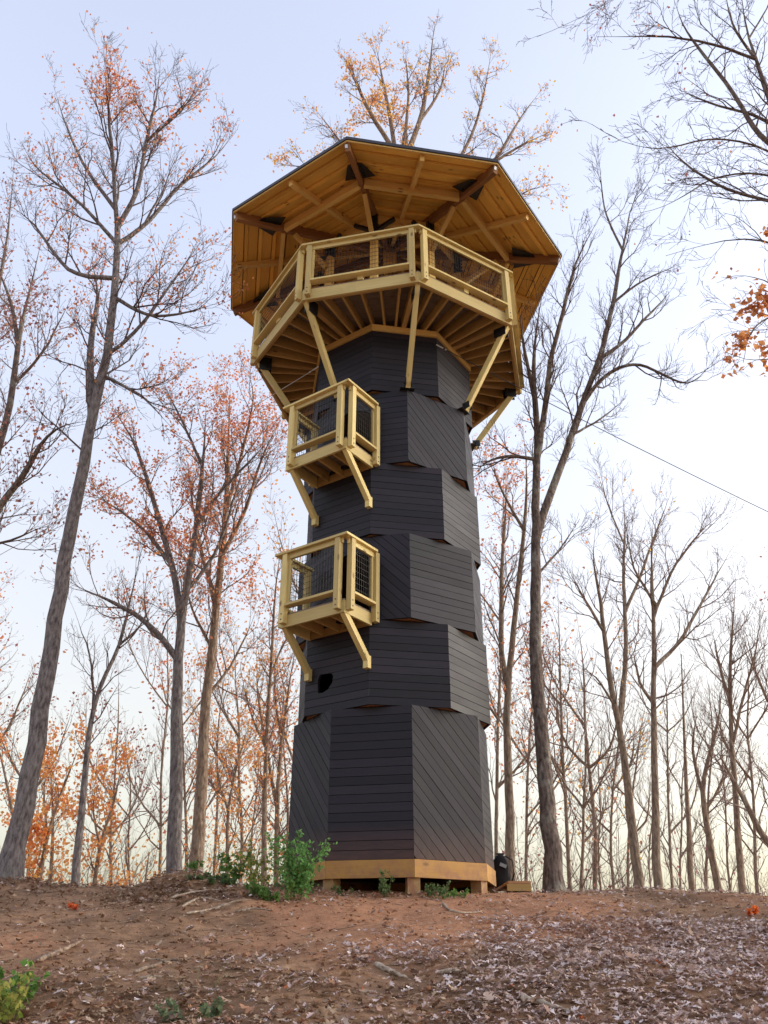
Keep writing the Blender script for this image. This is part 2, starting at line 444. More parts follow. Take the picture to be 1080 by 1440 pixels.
def octo_cap(seg_odd, R, z, t, mat, name, parent):
    mb = MB(); mb.prism([(R * sin(cang(k, seg_odd)), -R * cos(cang(k, seg_odd))) for k in range(8)], (TX, TY, z), (1, 0, 0), (0, 1, 0), (0, 0, 1), t)
    return mb.build(name, mat, parent)

def arch(u0, u1, z0, zs, rise, n=8):
    p = [(u0, z0), (u1, z0), (u1, zs)]
    for i in range(1, n): a = pi * i / n; p.append(((u0 + u1) / 2 + (u1 - u0) / 2 * cos(a), zs + rise * sin(a)))
    p.append((u0, zs)); return p
def blob(cu, cz, ru, rz):
    P = [(-1, -.35), (-.92, -.95), (-.3, -1.0), (.35, -.75), (.9, -.15), (1, .55), (.8, .85), (.1, .95), (-.7, 1), (-1, .5)]
    return [(cu + a * ru, cz + b * rz) for a, b in P]
RO, RE = 1.594 * 1.031, 1.594 * 1.012
SEGS = [ # odd, R, z0, z1, visible faces with boards of their own, diagonal faces, holes
    (True, 1.594, 1.092, 3.173, (-2, -1, 0, 1), (-2, 0), {}),
    (False, RE, 3.180, 4.500, (-1, 0, 1), (), {-1: [blob(.40, .46, .15, .150)]}),
    (True, RO, 4.512, 5.965, (-2, -1, 0), (-1,), {-1: [arch(.06, .60, .16, 1.02, .16)]}),
    (False, RE, 5.975, 7.340, (-1, 0, 1), (), {}),
    (True, RO, 7.335, 8.835, (-2, -1, 0), (0,), {-1: [arch(.06, .60, .16, 1.02, .16)]}),
    (False, RE, 8.865, 10.23, (-1, 0, 1), (), {}),
]
random.seed(3)
for odd, R, z0, z1, vis, diag, holes in SEGS:
    # sheathing, one panel per face with the openings left out
    sh = MB(); Ri = R - (BT + .001) / cos(pi / 8)
    for k in range(-3, 5):
        P, U, N, L = face_frame(k, odd, Ri); dL = (np.linalg.norm(face_frame(k, odd, R)[0] - face_frame(k + 1, odd, R)[0]) - L) / 2
        pcs = [[(0, .004), (L, .004), (L, z1 - z0 - .004), (0, z1 - z0 - .004)]]
        for hl in holes.get(k, []):
            pcs = [q for pp in pcs for q in subtract(pp, [(u - dL, z) for u, z in hl])]
        for q in pcs: sh.prism(q, P + np.array([0, 0, z0]) - N * .03, U, (0, 0, 1), N, .03)
    seg = sh.build('wall_segment', M['sheathing'], tower)
    octo_cap(odd, Ri - .002, z0 + .006, .02, M['plywood'], 'underside_panel', seg)
    octo_cap(odd, Ri - .036, z1 - .03, .02, M['plywood'], 'top_panel', seg)
    rest = []
    for k in range(-3, 5):
        bs = boards(k, odd, R, z0, z1, k in diag, holes.get(k, ()))
        if k in vis:
            for b in bs: b.build('board', M['cladding'], seg)
        else: rest += bs
    merge(rest).build('board', M['cladding'], seg, kind='stuff')
    # inner plywood lining behind the doorways
    if holes and R == RO:
        ln = MB()
        for k in (1, 2, 3, 4):
            P, U, N, L = face_frame(k, odd, Ri - .06); ln.prism([(0, .03), (L, .03), (L, z1 - z0 - .04), (0, z1 - z0 - .04)], P + np.array([0, 0, z0]) - N * .012, U, (0, 0, 1), N, .012)
        ln.build('inner_lining', M['plywood'], seg)

# ---- mitred pieces along a path
def off_path(path, off, closed):
    n = len(path); out = []
    for i in range(n):
        p = np.array(path[i][:2]); ns = []
        if closed or i > 0: d = p - np.array(path[i - 1][:2]); d /= np.linalg.norm(d); ns.append(np.array([d[1], -d[0]]))
        if closed or i < n - 1: d = np.array(path[(i + 1) % n][:2]) - p; d /= np.linalg.norm(d); ns.append(np.array([d[1], -d[0]]))
        if len(ns) == 1: out.append(p + ns[0] * off)
        else: b = ns[0] + ns[1]; b /= np.linalg.norm(b); out.append(p + b * off / float(b @ ns[0]))
    return out
def mitred(path, i, o0, o1, z0, z1, closed=True, trim=0.0015):
    """the piece along edge i between offsets o0<o1 (outwards positive) and heights z0<z1"""
    A = off_path(path, o0, closed); B = off_path(path, o1, closed); j = (i + 1) % len(path)
    d = np.array(path[j][:2]) - np.array(path[i][:2]); d /= np.linalg.norm(d)
    a0, a1, b0, b1 = A[i] + d * trim, A[j] - d * trim, B[i] + d * trim, B[j] - d * trim
    O = np.array([*a0, z0]); U = np.array([*d, 0]); W = np.array([d[1], -d[0], 0])
    # along z extrusion: polygon in (U, -W) so that normal is +z
    rel = lambda q: (float((q - a0) @ d), float((q - a0) @ np.array([-d[1], d[0]])))
    poly = [rel(b0), rel(b1), rel(a1), rel(a0)]
    return MB().prism(poly, O, U, -W, (0, 0, 1), z1 - z0)
def edge_frame(path, i):
    j = (i + 1) % len(path); a = np.array([*path[i][:2], 0.]); b = np.array([*path[j][:2], 0.])
    d = b - a; L = np.linalg.norm(d); d /= L; return a, d, np.array([d[1], -d[0], 0]), L
def railing(path, i, z0, zc, zd, parent, closed, pin=(.10, .10), double=True):
    """posts, rails and wire of one side; z0 rim bottom, zd deck top, zc cap top"""
    a, d, w, L = edge_frame(path, i)
    s0, s1 = pin[0], L - pin[1]
    for s in (s0, s1):
        p = a + d * s + w * .049
        mb = MB().beam(p + [0, 0, z0 + .045], p + [0, 0, zc - .040], .092, .092, up=w); po = mb.build('post', M['treated_pine'], parent)
        sg = 1 if s == s0 else -1
        q = a + d * (s + sg * .068) + w * .02
        MB().beam(q + [0, 0, zd + .135], q + [0, 0, zc - .130], .040, .05, up=w).build('stile', M['treated_pine'], parent)
        bt = MB()
        for dz in (.10, .19): bt.cyl(p + w * .045 + [0, 0, z0 + dz] , p + w * .052 + [0, 0, z0 + dz], .011, 6)
        bt.build('bolt', M['black_steel'], parent)
    mitred(path, i, -.035, .112, zc - .038, zc, closed).build('cap_rail', M['treated_pine'], parent)
    MB().beam(a + d * .02 + w * .035 + [0, 0, zc - .084], a + d * (L - .02) + w * .035 + [0, 0, zc - .084], .038, .088).build('sub_rail', M['treated_pine'], parent)
    MB().beam(a + d * (s0 + .047) + w * .03 + [0, 0, zd + .115], a + d * (s1 - .047) + w * .03 + [0, 0, zd + .115], .138, .038).build('bottom_rail', M['treated_pine'], parent)
    if L > 1.6:
        m = a + d * L / 2 + w * -.03; MB().beam(m + [0, 0, zd + .002], m + [0, 0, zd + .095], .10, .08, up=w).build('rail_block', M['treated_pine'], parent)
    mb = MB(); r = .0045; za, zb = zd + .136, zc - .130; sa, sb = s0 + .09, s1 - .09
    n = max(2, round((sb - sa) / .055))
    for t in range(n + 1):
        q = a + d * (sa + (sb - sa) * t / n) + w * .012; mb.beam(q + [0, 0, za], q + [0, 0, zb], r, r, up=w)
    n = round((zb - za) / .10)
    for t in range(n + 1):
        z = za + (zb - za) * t / n; mb.beam(a + d * sa + w * .016 + [0, 0, z], a + d * sb + w * .016 + [0, 0, z], r, r)
    mb.build('wire_mesh', M['wire'], parent, kind='stuff')

# ---- balconies
def balcony(zb, zc, R_wall, half, tc, nout, drop):
    phi = AE - pi / 8; n = np.array([sin(phi), -cos(phi), 0]); t = np.array([cos(phi), sin(phi), 0]); C = np.array([TX, TY, 0])
    ap = R_wall * cos(pi / 8) + .004
    q = lambda a, b: C + n * a + t * (b + tc)
    path = [q(ap, -half), q(nout, -half), q(nout, half), q(ap, half)]   # left wall, left front, right front, right wall
    zr = zb + .19; zd = zr + .026
    # planks
    root = empty('balcony', q(ap, 0) + [0, 0, zb], tower)
    a0 = ap + .01; npl = 6; wd = (nout - .002 - a0) / npl
    for i in range(npl):
        m = a0 + wd * (i + .5)
        MB().beam(q(m, -half + .002) + [0, 0, zr + .013], q(m, half - .002) + [0, 0, zr + .013], wd - .006, .025).build('deck_plank', M['deck_dark'], root)
    for i in range(3): mitred(path, i, -.04, 0, zb, zr, False).build('rim_board', M['treated_pine'], root)
    MB().beam(q(ap + .02, -half + .045) + [0, 0, zb + .095], q(ap + .02, half - .045) + [0, 0, zb + .095], .038, .18).build('ledger', M['joist_pine'], root)
    for f in (-.5, 0, .5):
        MB().beam(q(ap + .045, f * half) + [0, 0, zb + .1], q(nout - .045, f * half) + [0, 0, zb + .1], .038, .165).build('joist', M['joist_pine'], root)
    railing(path, 0, zb, zc, zd, root, False, (.06, .09)); railing(path, 1, zb, zc, zd, root, False, (.09, .09)); railing(path, 2, zb, zc, zd, root, False, (.09, -.02))
    for sgn in (-1, 1):
        p0 = q(nout - .05, sgn * (half - .05)) + [0, 0, zb + .04]; p1 = q(ap + .05, sgn * (half - .05)) + [0, 0, zb - drop]
        br = MB().beam(p0, p1, .085, .092, up=n, e0=.0, e1=.0)
        br.beam(p1 + [0, 0, .06], p1 + n * .0 + [0, 0, -.13], .088, .085, up=n); br.build('brace', M['treated_pine'], root)
balcony(4.385, 5.635, RE, .62, .045, 2.20, .55)
balcony(7.205, 8.495, RE, .62, .045, 2.26, .64)

# ---- lookout deck
Z0, ZC = 10.338, 11.629; ZR = Z0 + .235; ZD = ZR + .026; RD = 2.777
deck = empty('lookout_deck', (TX, TY, Z0), tower)
path = [pol(cang(k, True), RD, 0) for k in range(8)]
for i in range(8):
    mitred(path, i, -.042, 0, Z0, ZR, True).build('rim_board', M['treated_pine'], deck)
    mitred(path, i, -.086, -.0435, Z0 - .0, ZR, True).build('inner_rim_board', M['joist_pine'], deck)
    railing(path, i, Z0, ZC, ZD, deck, True)
npl = 15
for i in range(8):
    mb = MB()
    for j in range(npl):
        o1 = -.003 - j * .165; b = mitred(path, i, o1 - .158, o1, ZR + .001, ZD, True, .003); k = len(mb.v); mb.v += b.v; mb.uv += b.uv; mb.f += [[x + k for x in f] for f in b.f]
    mb.build('deck_planking', M['deck_dark'], deck, kind='stuff')
ringp = [pol(cang(k, False), RE, 0) for k in range(8)]
for i in range(8): mitred(ringp, i, -.06, .035, 10.232, 10.36, True).build('ring_beam', M['rafter_pine'], deck)
def ring_r(a, R, odd):
    x = ((a - cang(0, odd)) % (pi / 4)) - pi / 8; return R * cos(pi / 8) / cos(x)
for i in range(8):
    for j in range(6):
        t = j / 6; a3, d3, w3, L3 = edge_frame(path, i)
        po = a3 + d3 * (L3 * t) - w3 * .09
        aa = atan2(po[0] - TX, -(po[1] - TY)); r0 = ring_r(aa, RE, False) - .12
        pin_ = pol(aa, r0, 0)
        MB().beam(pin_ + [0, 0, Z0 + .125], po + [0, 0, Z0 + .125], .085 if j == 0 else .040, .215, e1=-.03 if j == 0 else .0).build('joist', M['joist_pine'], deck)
for k in range(8):
    a = cang(k, True); n = np.array([sin(a), -cos(a), 0])
    p0 = pol(a, RD - .14, Z0 - .02); p1 = pol(a, RO + .05, 8.835 + .02)
    br = MB().beam(p0, p1, .085, .105, up=n, e0=.06, e1=.02).build('brace', M['treated_pine'], deck)
    tt = np.array([cos(a), sin(a), 0])
    mb = MB()
    for sg in (-1, 1): mb.beam(pol(a, RD - .36, Z0 - .03) + tt * sg * .056, pol(a, RD - .12, Z0 - .03) + tt * sg * .056, .010, .30)
    mb.cyl(pol(a, RD - .26, Z0 - .09) - tt * .08, pol(a, RD - .26, Z0 - .09) + tt * .08, .018, 8); mb.beam(pol(a, RD - .24, Z0 - .02) - tt * .06, pol(a, RD - .24, Z0 - .02) + tt * .06, .22, .012)
    mb.build('bracket', M['black_steel'], br)
    mb = MB().beam(pol(a, RO - .05, 8.835) - tt * .13, pol(a, RO - .05, 8.835) + tt * .13, .22, .012, up=(0, 0, 1))
    for sg in (-1, 1): mb.beam(pol(a, RO + .02, 8.90) + tt * sg * .05, pol(a, RO + .16, 8.92) + tt * sg * .05, .008, .14)
    mb.cyl(pol(a, RO + .07, 8.92) - tt * .08, pol(a, RO + .07, 8.92) + tt * .08, .014, 8)
    mb.build('foot_plate', M['black_steel'], br)

# ---- roof
RR, ZE, SL = 3.67, 12.93, .30
roof = empty('roof', (TX, TY, ZE), tower)
eave = [pol(cang(k, False), RR, 0) for k in range(8)]
def zroof(R): return ZE + SL * (RR - R)                        # along the hips
def roof_pt(k, R, dz=0): return pol(cang(k, False), R, zroof(R) + dz)
mb = MB()
for k in range(8):                                             # covering: a shell 5 cm thick above the soffit boards
    A, B = roof_pt(k, RR + .03, .03), roof_pt(k + 1, RR + .03, .03); C = np.array([TX, TY, zroof(0) + .03])
    U = B - A; L = np.linalg.norm(U); U /= L; V = (C - (A + B) / 2); H = np.linalg.norm(V); V /= H; N = np.cross(U, V)
    mb.prism([(0, 0), (L, 0), (L / 2, H)], A, U, V, N, .03)
mb.build('roof_covering', M['roofing'], roof)
ep = [pol(cang(k, False), RR + .035, 0) for k in range(8)]
for k in range(8):
    mitred(ep, k, -.004, .018, ZE - .01, ZE + .058, True).build('drip_edge', M['drip_edge'], roof)
    mitred(ep, k, -.03, -.005, ZE - .045, ZE + .02, True).build('fascia_board', M['rafter_pine'], roof)
random.seed(9)
for k in range(8):                                             # soffit boards, parallel to the eave, laid with battens between
    A, B = roof_pt(k, RR), roof_pt(k + 1, RR); C = np.array([TX, TY, zroof(0)])
    U = B - A; L = np.linalg.norm(U); U /= L; V = (C - (A + B) / 2); H = np.linalg.norm(V); V /= H; N = np.cross(U, V)
    v = .0; j = 0
    while v < H - .3:
        bw = .215 if j % 2 == 0 else .085
        x0 = L / 2 * v / H; x1 = L / 2 * (v + bw - .016) / H
        th = .020 if j % 2 == 0 else .060
        MB().prism([(x0, v), (L - x0, v), (L - x1, v + bw - .016), (x1, v + bw - .016)], A - N * (th - .02) , U, V, N, th).build('soffit_board' if j % 2 == 0 else 'soffit_batten', M['roof_pine'], roof)
        v += bw; j += 1
for k in range(8):
    a = cang(k, False); n = np.array([sin(a), -cos(a), 0]); tt = np.array([cos(a), sin(a), 0])
    # hip rafter
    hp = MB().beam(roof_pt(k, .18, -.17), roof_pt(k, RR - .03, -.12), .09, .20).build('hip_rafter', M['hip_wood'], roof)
    MB().beam(roof_pt(k, RR - .03, -.12) - tt * .02, roof_pt(k, RR - .02, -.12) - tt * .02, .05, .07).build('hip_end_plate', M['galvanised'], hp)
    # black gusset plates, one each side, between hip and purlin
    for sg in (-1, 1):
        mb = MB(); q0, q1 = roof_pt(k, 3.16, -.13), roof_pt(k, 2.70, -.13)
        D = q1 - q0; Lg = np.linalg.norm(D); D /= Lg; S = tt * sg
        Nn = np.cross(D, S); poly = [(0, .05), (Lg, .05), (Lg, .30), (.04, .14)]
        if sg * 1 < 0: pass
        mb.prism(poly, q0, D, S, Nn, .012)
        for f in (.25, .45, .65, .85):
            c = q0 + D * (Lg * f) + S * .10; mb.cyl(c - Nn * .02, c + Nn * .03, .016, 6)
        mb.build('gusset_plate', M['black_steel'], roof)
    # mid rafter of the facet
    am = a + pi / 8; rm = RR * cos(pi / 8)
    zm = lambda r: ZE + SL * (RR - r / cos(pi / 8))
    MB().beam(pol(am, .30, zm(.30) - .115), pol(am, rm - .06, zm(rm - .06) - .085), .085, .13).build('rafter', M['rafter_pine'], roof)
    # purlin between hips
    p0, p1 = roof_pt(k, 2.60, -.175), roof_pt(k + 1, 2.60, -.175)
    d = (p1 - p0) / np.linalg.norm(p1 - p0)
    MB().beam(p0 + d * .05, p1 - d * .05, .085, .18).build('purlin', M['rafter_pine'], roof)
    p0, p1 = pol(a, 1.50, 13.24), pol(cang(k + 1, False), 1.50, 13.24)
    d = (p1 - p0) / np.linalg.norm(p1 - p0)
    MB().beam(p0 + d * .06, p1 - d * .06, .085, .22).build('head_beam', M['rafter_pine'], roof)
    # post with black cap bracket and knee braces
    ps = MB().beam(pol(a, 1.50, ZD), pol(a, 1.50, 13.05), .14, .14, up=n).build('roof_post', M['rafter_pine'], roof)
    mb = MB().beam(pol(a, 1.50, 12.86), pol(a, 1.50, 13.34), .165, .165, up=n)
    for sg in (-1, 1):
        b0 = pol(a, 1.50, 12.93); b1 = b0 + tt * sg * .42 + np.array([0, 0, .27]); mb.beam(b0, b1, .07, .07)
    for dz in (.05, .15, .25, .35): mb.cyl(pol(a, 1.57, 12.9 + dz), pol(a, 1.61, 12.9 + dz), .022, 6)
    mb.build('cap_bracket', M['black_steel'], ps)
    kb = MB().beam(pol(a, 1.58, 12.55), roof_pt(k, 2.35, -.26), .085, .085, up=n)
    kb.build('knee_brace', M['rafter_pine'], roof)
MB().beam((TX, TY, 13.4), (TX, TY, zroof(0) - .05), .30, .30).build('king_post', M['rafter_pine'], roof)
# central enclosure of the stair top: dark boards
mb = MB()
for k in range(8):
    P0 = pol(cang(k, False), .72, ZD); P1 = pol(cang(k + 1, False), .72, ZD); U = P1 - P0; L = np.linalg.norm(U); U /= L
    if k not in (0,): mb.prism([(0, 0), (L, 0), (L, 1.9), (0, 1.9)], P0, U, (0, 0, 1), np.cross(U, [0, 0, 1]), .03)
mb.build('stair_housing', M['deck_dark'], deck)

# ---- foundation
fnd = empty('foundation', (TX, TY, .70), tower)
fp = [pol(cang(k, True), 1.60, 0) for k in range(8)]
for k in range(8):
    mitred(fp, k, -.05, .012, .862, 1.086, True).build('skirt_board', M['skirt_pine'], fnd)
    a = cang(k, True); MB().beam(pol(a, 1.47, .45), pol(a, 1.47, .95), .17, .17, up=(sin(a), -cos(a), 0)).build('footing_post', M['footing'], fnd)
mb = MB()
for k in range(2, 7):
    P, U, N, L = face_frame(k, True, 1.46); mb.prism([(0, .2), (L, .2), (L, .88), (0, .88)], P - N * .02, U, (0, 0, 1), N, .02)
mb.build('light_blocking_panel', M['deck_dark'], fnd)  # added dark sheets at the back, stop sky light showing through the gap
octo_cap(True, 1.53, .98, .05, M['deck_dark'], 'floor_panel', fnd)

# ------------------------------------------------------------------ trees
def tubes(lines, sides):
    """lines: list of (pts list, radii list) -> V, F; batched by point count"""
    by = {}
    for p, r in lines: by.setdefault(len(p), []).append((p, r))
    VV, FF, b = [], [], 0
    for n, ls in by.items():
        P = np.array([l[0] for l in ls], float); R = np.array([l[1] for l in ls], float)
        T = np.empty_like(P); T[:, 1:-1] = P[:, 2:] - P[:, :-2]; T[:, 0] = P[:, 1] - P[:, 0]; T[:, -1] = P[:, -1] - P[:, -2]
        T /= np.linalg.norm(T, axis=2, keepdims=True) + 1e-9
        ref = np.where(np.abs(T[:, :1, 2:3]) > .8, np.array([[[1., 0, 0]]]), np.array([[[0, 0, 1.]]])) * np.ones_like(T)
        A = np.cross(T, ref); A /= np.linalg.norm(A, axis=2, keepdims=True) + 1e-9; B = np.cross(T, A)
        th = np.arange(sides) * 2 * pi / sides
        ring = P[:, :, None, :] + R[:, :, None, None] * (np.cos(th)[None, None, :, None] * A[:, :, None, :] + np.sin(th)[None, None, :, None] * B[:, :, None, :])
        m = len(ls); V = ring.reshape(-1, 3)
        base = (np.arange(m) * n * sides)[:, None, None] + (np.arange(n - 1) * sides)[None, :, None] + np.arange(sides)[None, None, :]
        nxt = (np.arange(m) * n * sides)[:, None, None] + (np.arange(n - 1) * sides)[None, :, None] + ((np.arange(sides) + 1) % sides)[None, None, :]
        F = np.stack([base, base + sides, nxt + sides, nxt], -1).reshape(-1, 4)
        VV.append(V); FF.append(F + b); b += len(V)
    return np.concatenate(VV), np.concatenate(FF)
def resample(pts, n):
    P = np.array(pts, float); d = np.r_[0, np.cumsum(np.linalg.norm(np.diff(P, axis=0), axis=1))]
    # catmull-like smoothing through a dense linear walk
    t = np.linspace(0, d[-1], n); Q = np.stack([np.interp(t, d, P[:, i]) for i in range(3)], 1)
    for _ in range(2): Q[1:-1] = .25 * Q[:-2] + .5 * Q[1:-1] + .25 * Q[2:]
    return Q
def leaf_quads(C, N, size, rng):
    """small folded leaves (2 quads each): a keel and two blades"""
    m = len(C); d = rng.normal(size=(m, 3)); d[:, 2] -= .5; d /= np.linalg.norm(d, axis=1, keepdims=True)
    s = np.cross(d, rng.normal(size=(m, 3))); s /= np.linalg.norm(s, axis=1, keepdims=True); u = np.cross(d, s)
    L = size[:, None]; W = L * .36
    a = C; b = C + d * L * .45 + s * W + u * L * .12; c = C + d * L; e = C + d * L * .45 - s * W + u * L * .12; k = C + d * L * .5
    V = np.stack([a, b, c, k, e], 1).reshape(-1, 3); i = np.arange(m)[:, None] * 5
    F = np.concatenate([i + np.array([[0, 1, 2, 3]]), i + np.array([[0, 3, 2, 4]])])
    return V, F
PAL = {
    'red': [(.84, .30, .14), (.92, .42, .18), (.72, .22, .14), (.92, .52, .30)],
    'orange': [(.93, .46, .14), (.90, .38, .13), (.94, .56, .20), (.80, .32, .13)],
    'gold': [(.95, .52, .14), (.92, .44, .16), (.95, .62, .10), (.88, .40, .20)],
    'dull': [(.46, .20, .17), (.54, .26, .19), (.38, .15, .15), (.64, .34, .22)],
    'brown': [(.66, .28, .10), (.52, .19, .08), (.74, .36, .14)],
    'green': [(.09, .17, .035), (.07, .14, .03), (.12, .20, .05)],
}
class Grower:
    def __init__(s, seed): s.r = random.Random(seed); s.thick = []; s.thin = []; s.tips = []
    def side(s, T, ang):
        r = s.r; T = Vector(T).normalized(); a = T.orthogonal().normalized(); a.rotate(Matrix.Rotation(r.uniform(0, 2 * pi), 3, T))
        return T * cos(ang) + a * sin(ang)
    def branch(s, p, d, L, rad, lev, upb):
        r = s.r; n = (7, 5, 4, 3)[min(lev, 3)]; pts = [Vector(p)]; d = Vector(d).normalized(); st = L / (n - 1)
        for i in range(n - 1):
            d = (d + Vector((r.gauss(0, .20), r.gauss(0, .20), r.gauss(0, .20) + upb))).normalized()
            pts.append(pts[-1] + d * st)
        rr = [max(.0032, rad * (1 - .75 * i / (n - 1))) for i in range(n)]
        (s.thick if rad > .028 else s.thin).append((pts, rr))
        if lev < s.maxlev: s.spawn(pts, rr, L, lev + 1, .22 if lev else .15)
        if lev >= s.maxlev - 1: s.tips.append((pts[-1], lev)); s.tips.append((pts[len(pts) // 2], lev))
    def spawn(s, pts, rr, L, lev, f0, dens=1.0):
        r = s.r; n = len(pts); gap = (.27, .21, .15, .10)[min(lev, 3)] / (s.dens * dens); k = int(L * (1 - f0) / gap + r.random())
        for i in range(k):
            f = f0 + (1 - f0) * (i + r.random()) / k; x = f * (n - 1); j = min(int(x), n - 2); t = x - j
            p = Vector(pts[j]).lerp(Vector(pts[j + 1]), t); T = Vector(pts[j + 1]) - Vector(pts[j])
            d = s.side(T, r.uniform(.40, .90)); rad = rr[j] * (1 - t) + rr[j + 1] * t
            l = (0, s.len1 * (1 - .5 * f), L * .55 * (1.1 - .6 * f), L * .50)[min(lev, 3)] * r.uniform(.55, 1.25)
            if lev == 1 and l < .15: continue
            s.branch(p, d, l, min(rad * .6, .0065 + l * .0125), lev, s.up)
def build_tree(name, label, Y, trunk, wpx, limbs=(), bark='bark_grey', twig='twig', leaves=None, nleaf=0, seed=0, group=None,
               len1=1.5, dens=1.05, up=.17, maxlev=3, f0=.45, lsize=.085, dy=0.0, base='pine', wend=None, limbf=.12, spread=.20, clump=None, cat='tree'):
    """trunk/limbs are polylines seen in the photograph, each set at its own distance"""
    g = Grower(seed); g.len1 = len1; g.dens = dens; g.up = up; g.maxlev = maxlev; rng = np.random.default_rng(seed + 1)
    n = len(trunk); tp = [at(x, y, Y + dy * i / max(1, n - 1)) for i, (x, y) in enumerate(trunk)]
    foot = tp[0].copy(); gzv = float(gz(foot[0], foot[1]))
    onground = base == 'pine'
    if onground:
        if tp[0][2] > gzv: tp.insert(0, np.array([foot[0] - (tp[1][0] - foot[0]) * .05, foot[1], gzv - .10]))
        else: tp[0][2] = min(tp[0][2], gzv - .05)
    P = resample(tp, max(14, 3 * n)); m = len(P)
    r0 = wpx / 2 * depth(at(*trunk[0], Y)) / F_PX
    h = np.linspace(0, 1, m); wend_given = wend; wend = wend or (.22 if limbs else .12)
    R = r0 * (1 - (1 - wend) * h ** .9); z = P[:, 2] - P[0, 2]
    R *= 1 + .45 * np.exp(-np.maximum(z, 0) / .25)                     # root flare
    if wend_given is None and name != 'dead_snag' and name != 'broken_stump': R *= np.clip((1 - h) / .22, .12, 1)
    R = np.maximum(R, .004)
    for i in range(1, m - 1): P[i] += np.array([g.r.gauss(0, 1), g.r.gauss(0, 1), 0]) * R[i] * .10
    g.thick.append(([Vector(q) for q in P], list(R)))
    Lt = float(np.linalg.norm(np.diff(P, axis=0), axis=1).sum())
    g.spawn([Vector(q) for q in P], list(R), Lt, 1, f0, .8)
    for lb in limbs:
        pts, w = lb[0], lb[1]
        # start from the nearest point already grown, seen from the camera
        best = None
        for (tpts, trr) in g.main if hasattr(g, 'main') else [([Vector(q) for q in P], list(R))]:
            for q, rq in zip(tpts, trr):
                dp = depth(q); v = np.array(q)
                r = ray(*pts[0]); r = r / np.linalg.norm(r); dist = np.linalg.norm(v - r * (v @ r))
                if best is None or dist < best[0]: best = (dist, v, rq)
        if not hasattr(g, 'main'): g.main = [([Vector(q) for q in P], list(R))]
        sv = best[1]; y0 = sv[1]; Ls = sum(math.dist(pts[i], pts[i + 1]) for i in range(len(pts) - 1)) / F_PX * y0
        drift = (lb[2] if len(lb) > 2 else g.r.uniform(-.45, .45) * Ls)
        q = [sv]; acc = 0; tot = sum(math.dist(pts[i], pts[i + 1]) for i in range(len(pts) - 1))
        for i in range(1, len(pts)):
            acc += math.dist(pts[i - 1], pts[i]); q.append(at(*pts[i], y0 + drift * acc / tot))
        Q = resample(q, max(9, 3 * len(q))); k = len(Q); rw = min(w / 2 * depth(q[0]) / F_PX, best[2] * .95)
        rr = list(np.maximum(rw * (1 - .70 * np.linspace(0, 1, k)) * np.clip((1 - np.linspace(0, 1, k)) / .35, .12, 1), .004))
        for i in range(1, k): Q[i] += np.array([g.r.gauss(0, 1), g.r.gauss(0, 1), g.r.gauss(0, 1)]) * .012 * Ls / k * 2
        Qv = [Vector(a) for a in Q]; g.thick.append((Qv, rr)); g.main.append((Qv, rr))
        g.spawn(Qv, rr, Ls, 1, limbf)
        g.tips.append((Qv[-1], 2))
    loc = (float(P[1][0]), float(P[1][1]), float(gz(P[1][0], P[1][1])) if onground else float(P[1][2]))
    root = empty(name, loc); tag(root, label, cat, group)
    V, F = tubes(g.thick, 9 if wpx > 12 else 7); np_mesh('trunk', V, F, M[bark], root, smooth=True)
    if g.thin:
        V, F = tubes(g.thin, 3); np_mesh('branches', V, F, M[twig], root, kind='stuff')
    if nleaf and g.tips:
        T = np.array([t[0] for t in g.tips]); sc = rng.random(len(T))
        # leaves hold on in clumps
        nz = vnoise(T[:, 0] * .9 + seed, T[:, 2] * .9) + .6 * vnoise(T[:, 1] * 1.3, T[:, 2] * 1.7 + 5)
        if clump:                                                      # (px, py, radius px, weight) places where most leaves still hang
            wgt = np.full(len(T), .30); dep = np.array([depth(t) for t in T])
            for (cx, cy, cr, cw) in clump:
                ray_ = ray(cx, cy); ray_ /= np.linalg.norm(ray_)
                along = T @ ray_; dist = np.linalg.norm(T - along[:, None] * ray_, axis=1) / (dep * cr / F_PX)
                wgt += cw * np.exp(-dist ** 2)
        else: wgt = np.ones(len(T))
        wgt = wgt * np.clip(nz + .45, .04, None); wgt /= wgt.sum()
        idx = rng.choice(len(T), nleaf, p=wgt); C = T[idx] + rng.normal(size=(nleaf, 3)) * spread * .5
        V, F = leaf_quads(C, None, rng.uniform(.6, 1.25, nleaf) * lsize, rng)
        pal = np.array(PAL[leaves]); c = pal[rng.integers(0, len(pal), nleaf)] * rng.uniform(.8, 1.15, (nleaf, 1))
        np_mesh('leaves', V, F, M['leaf'], root, col=np.repeat(c, 5, 0), kind='stuff')
    return root

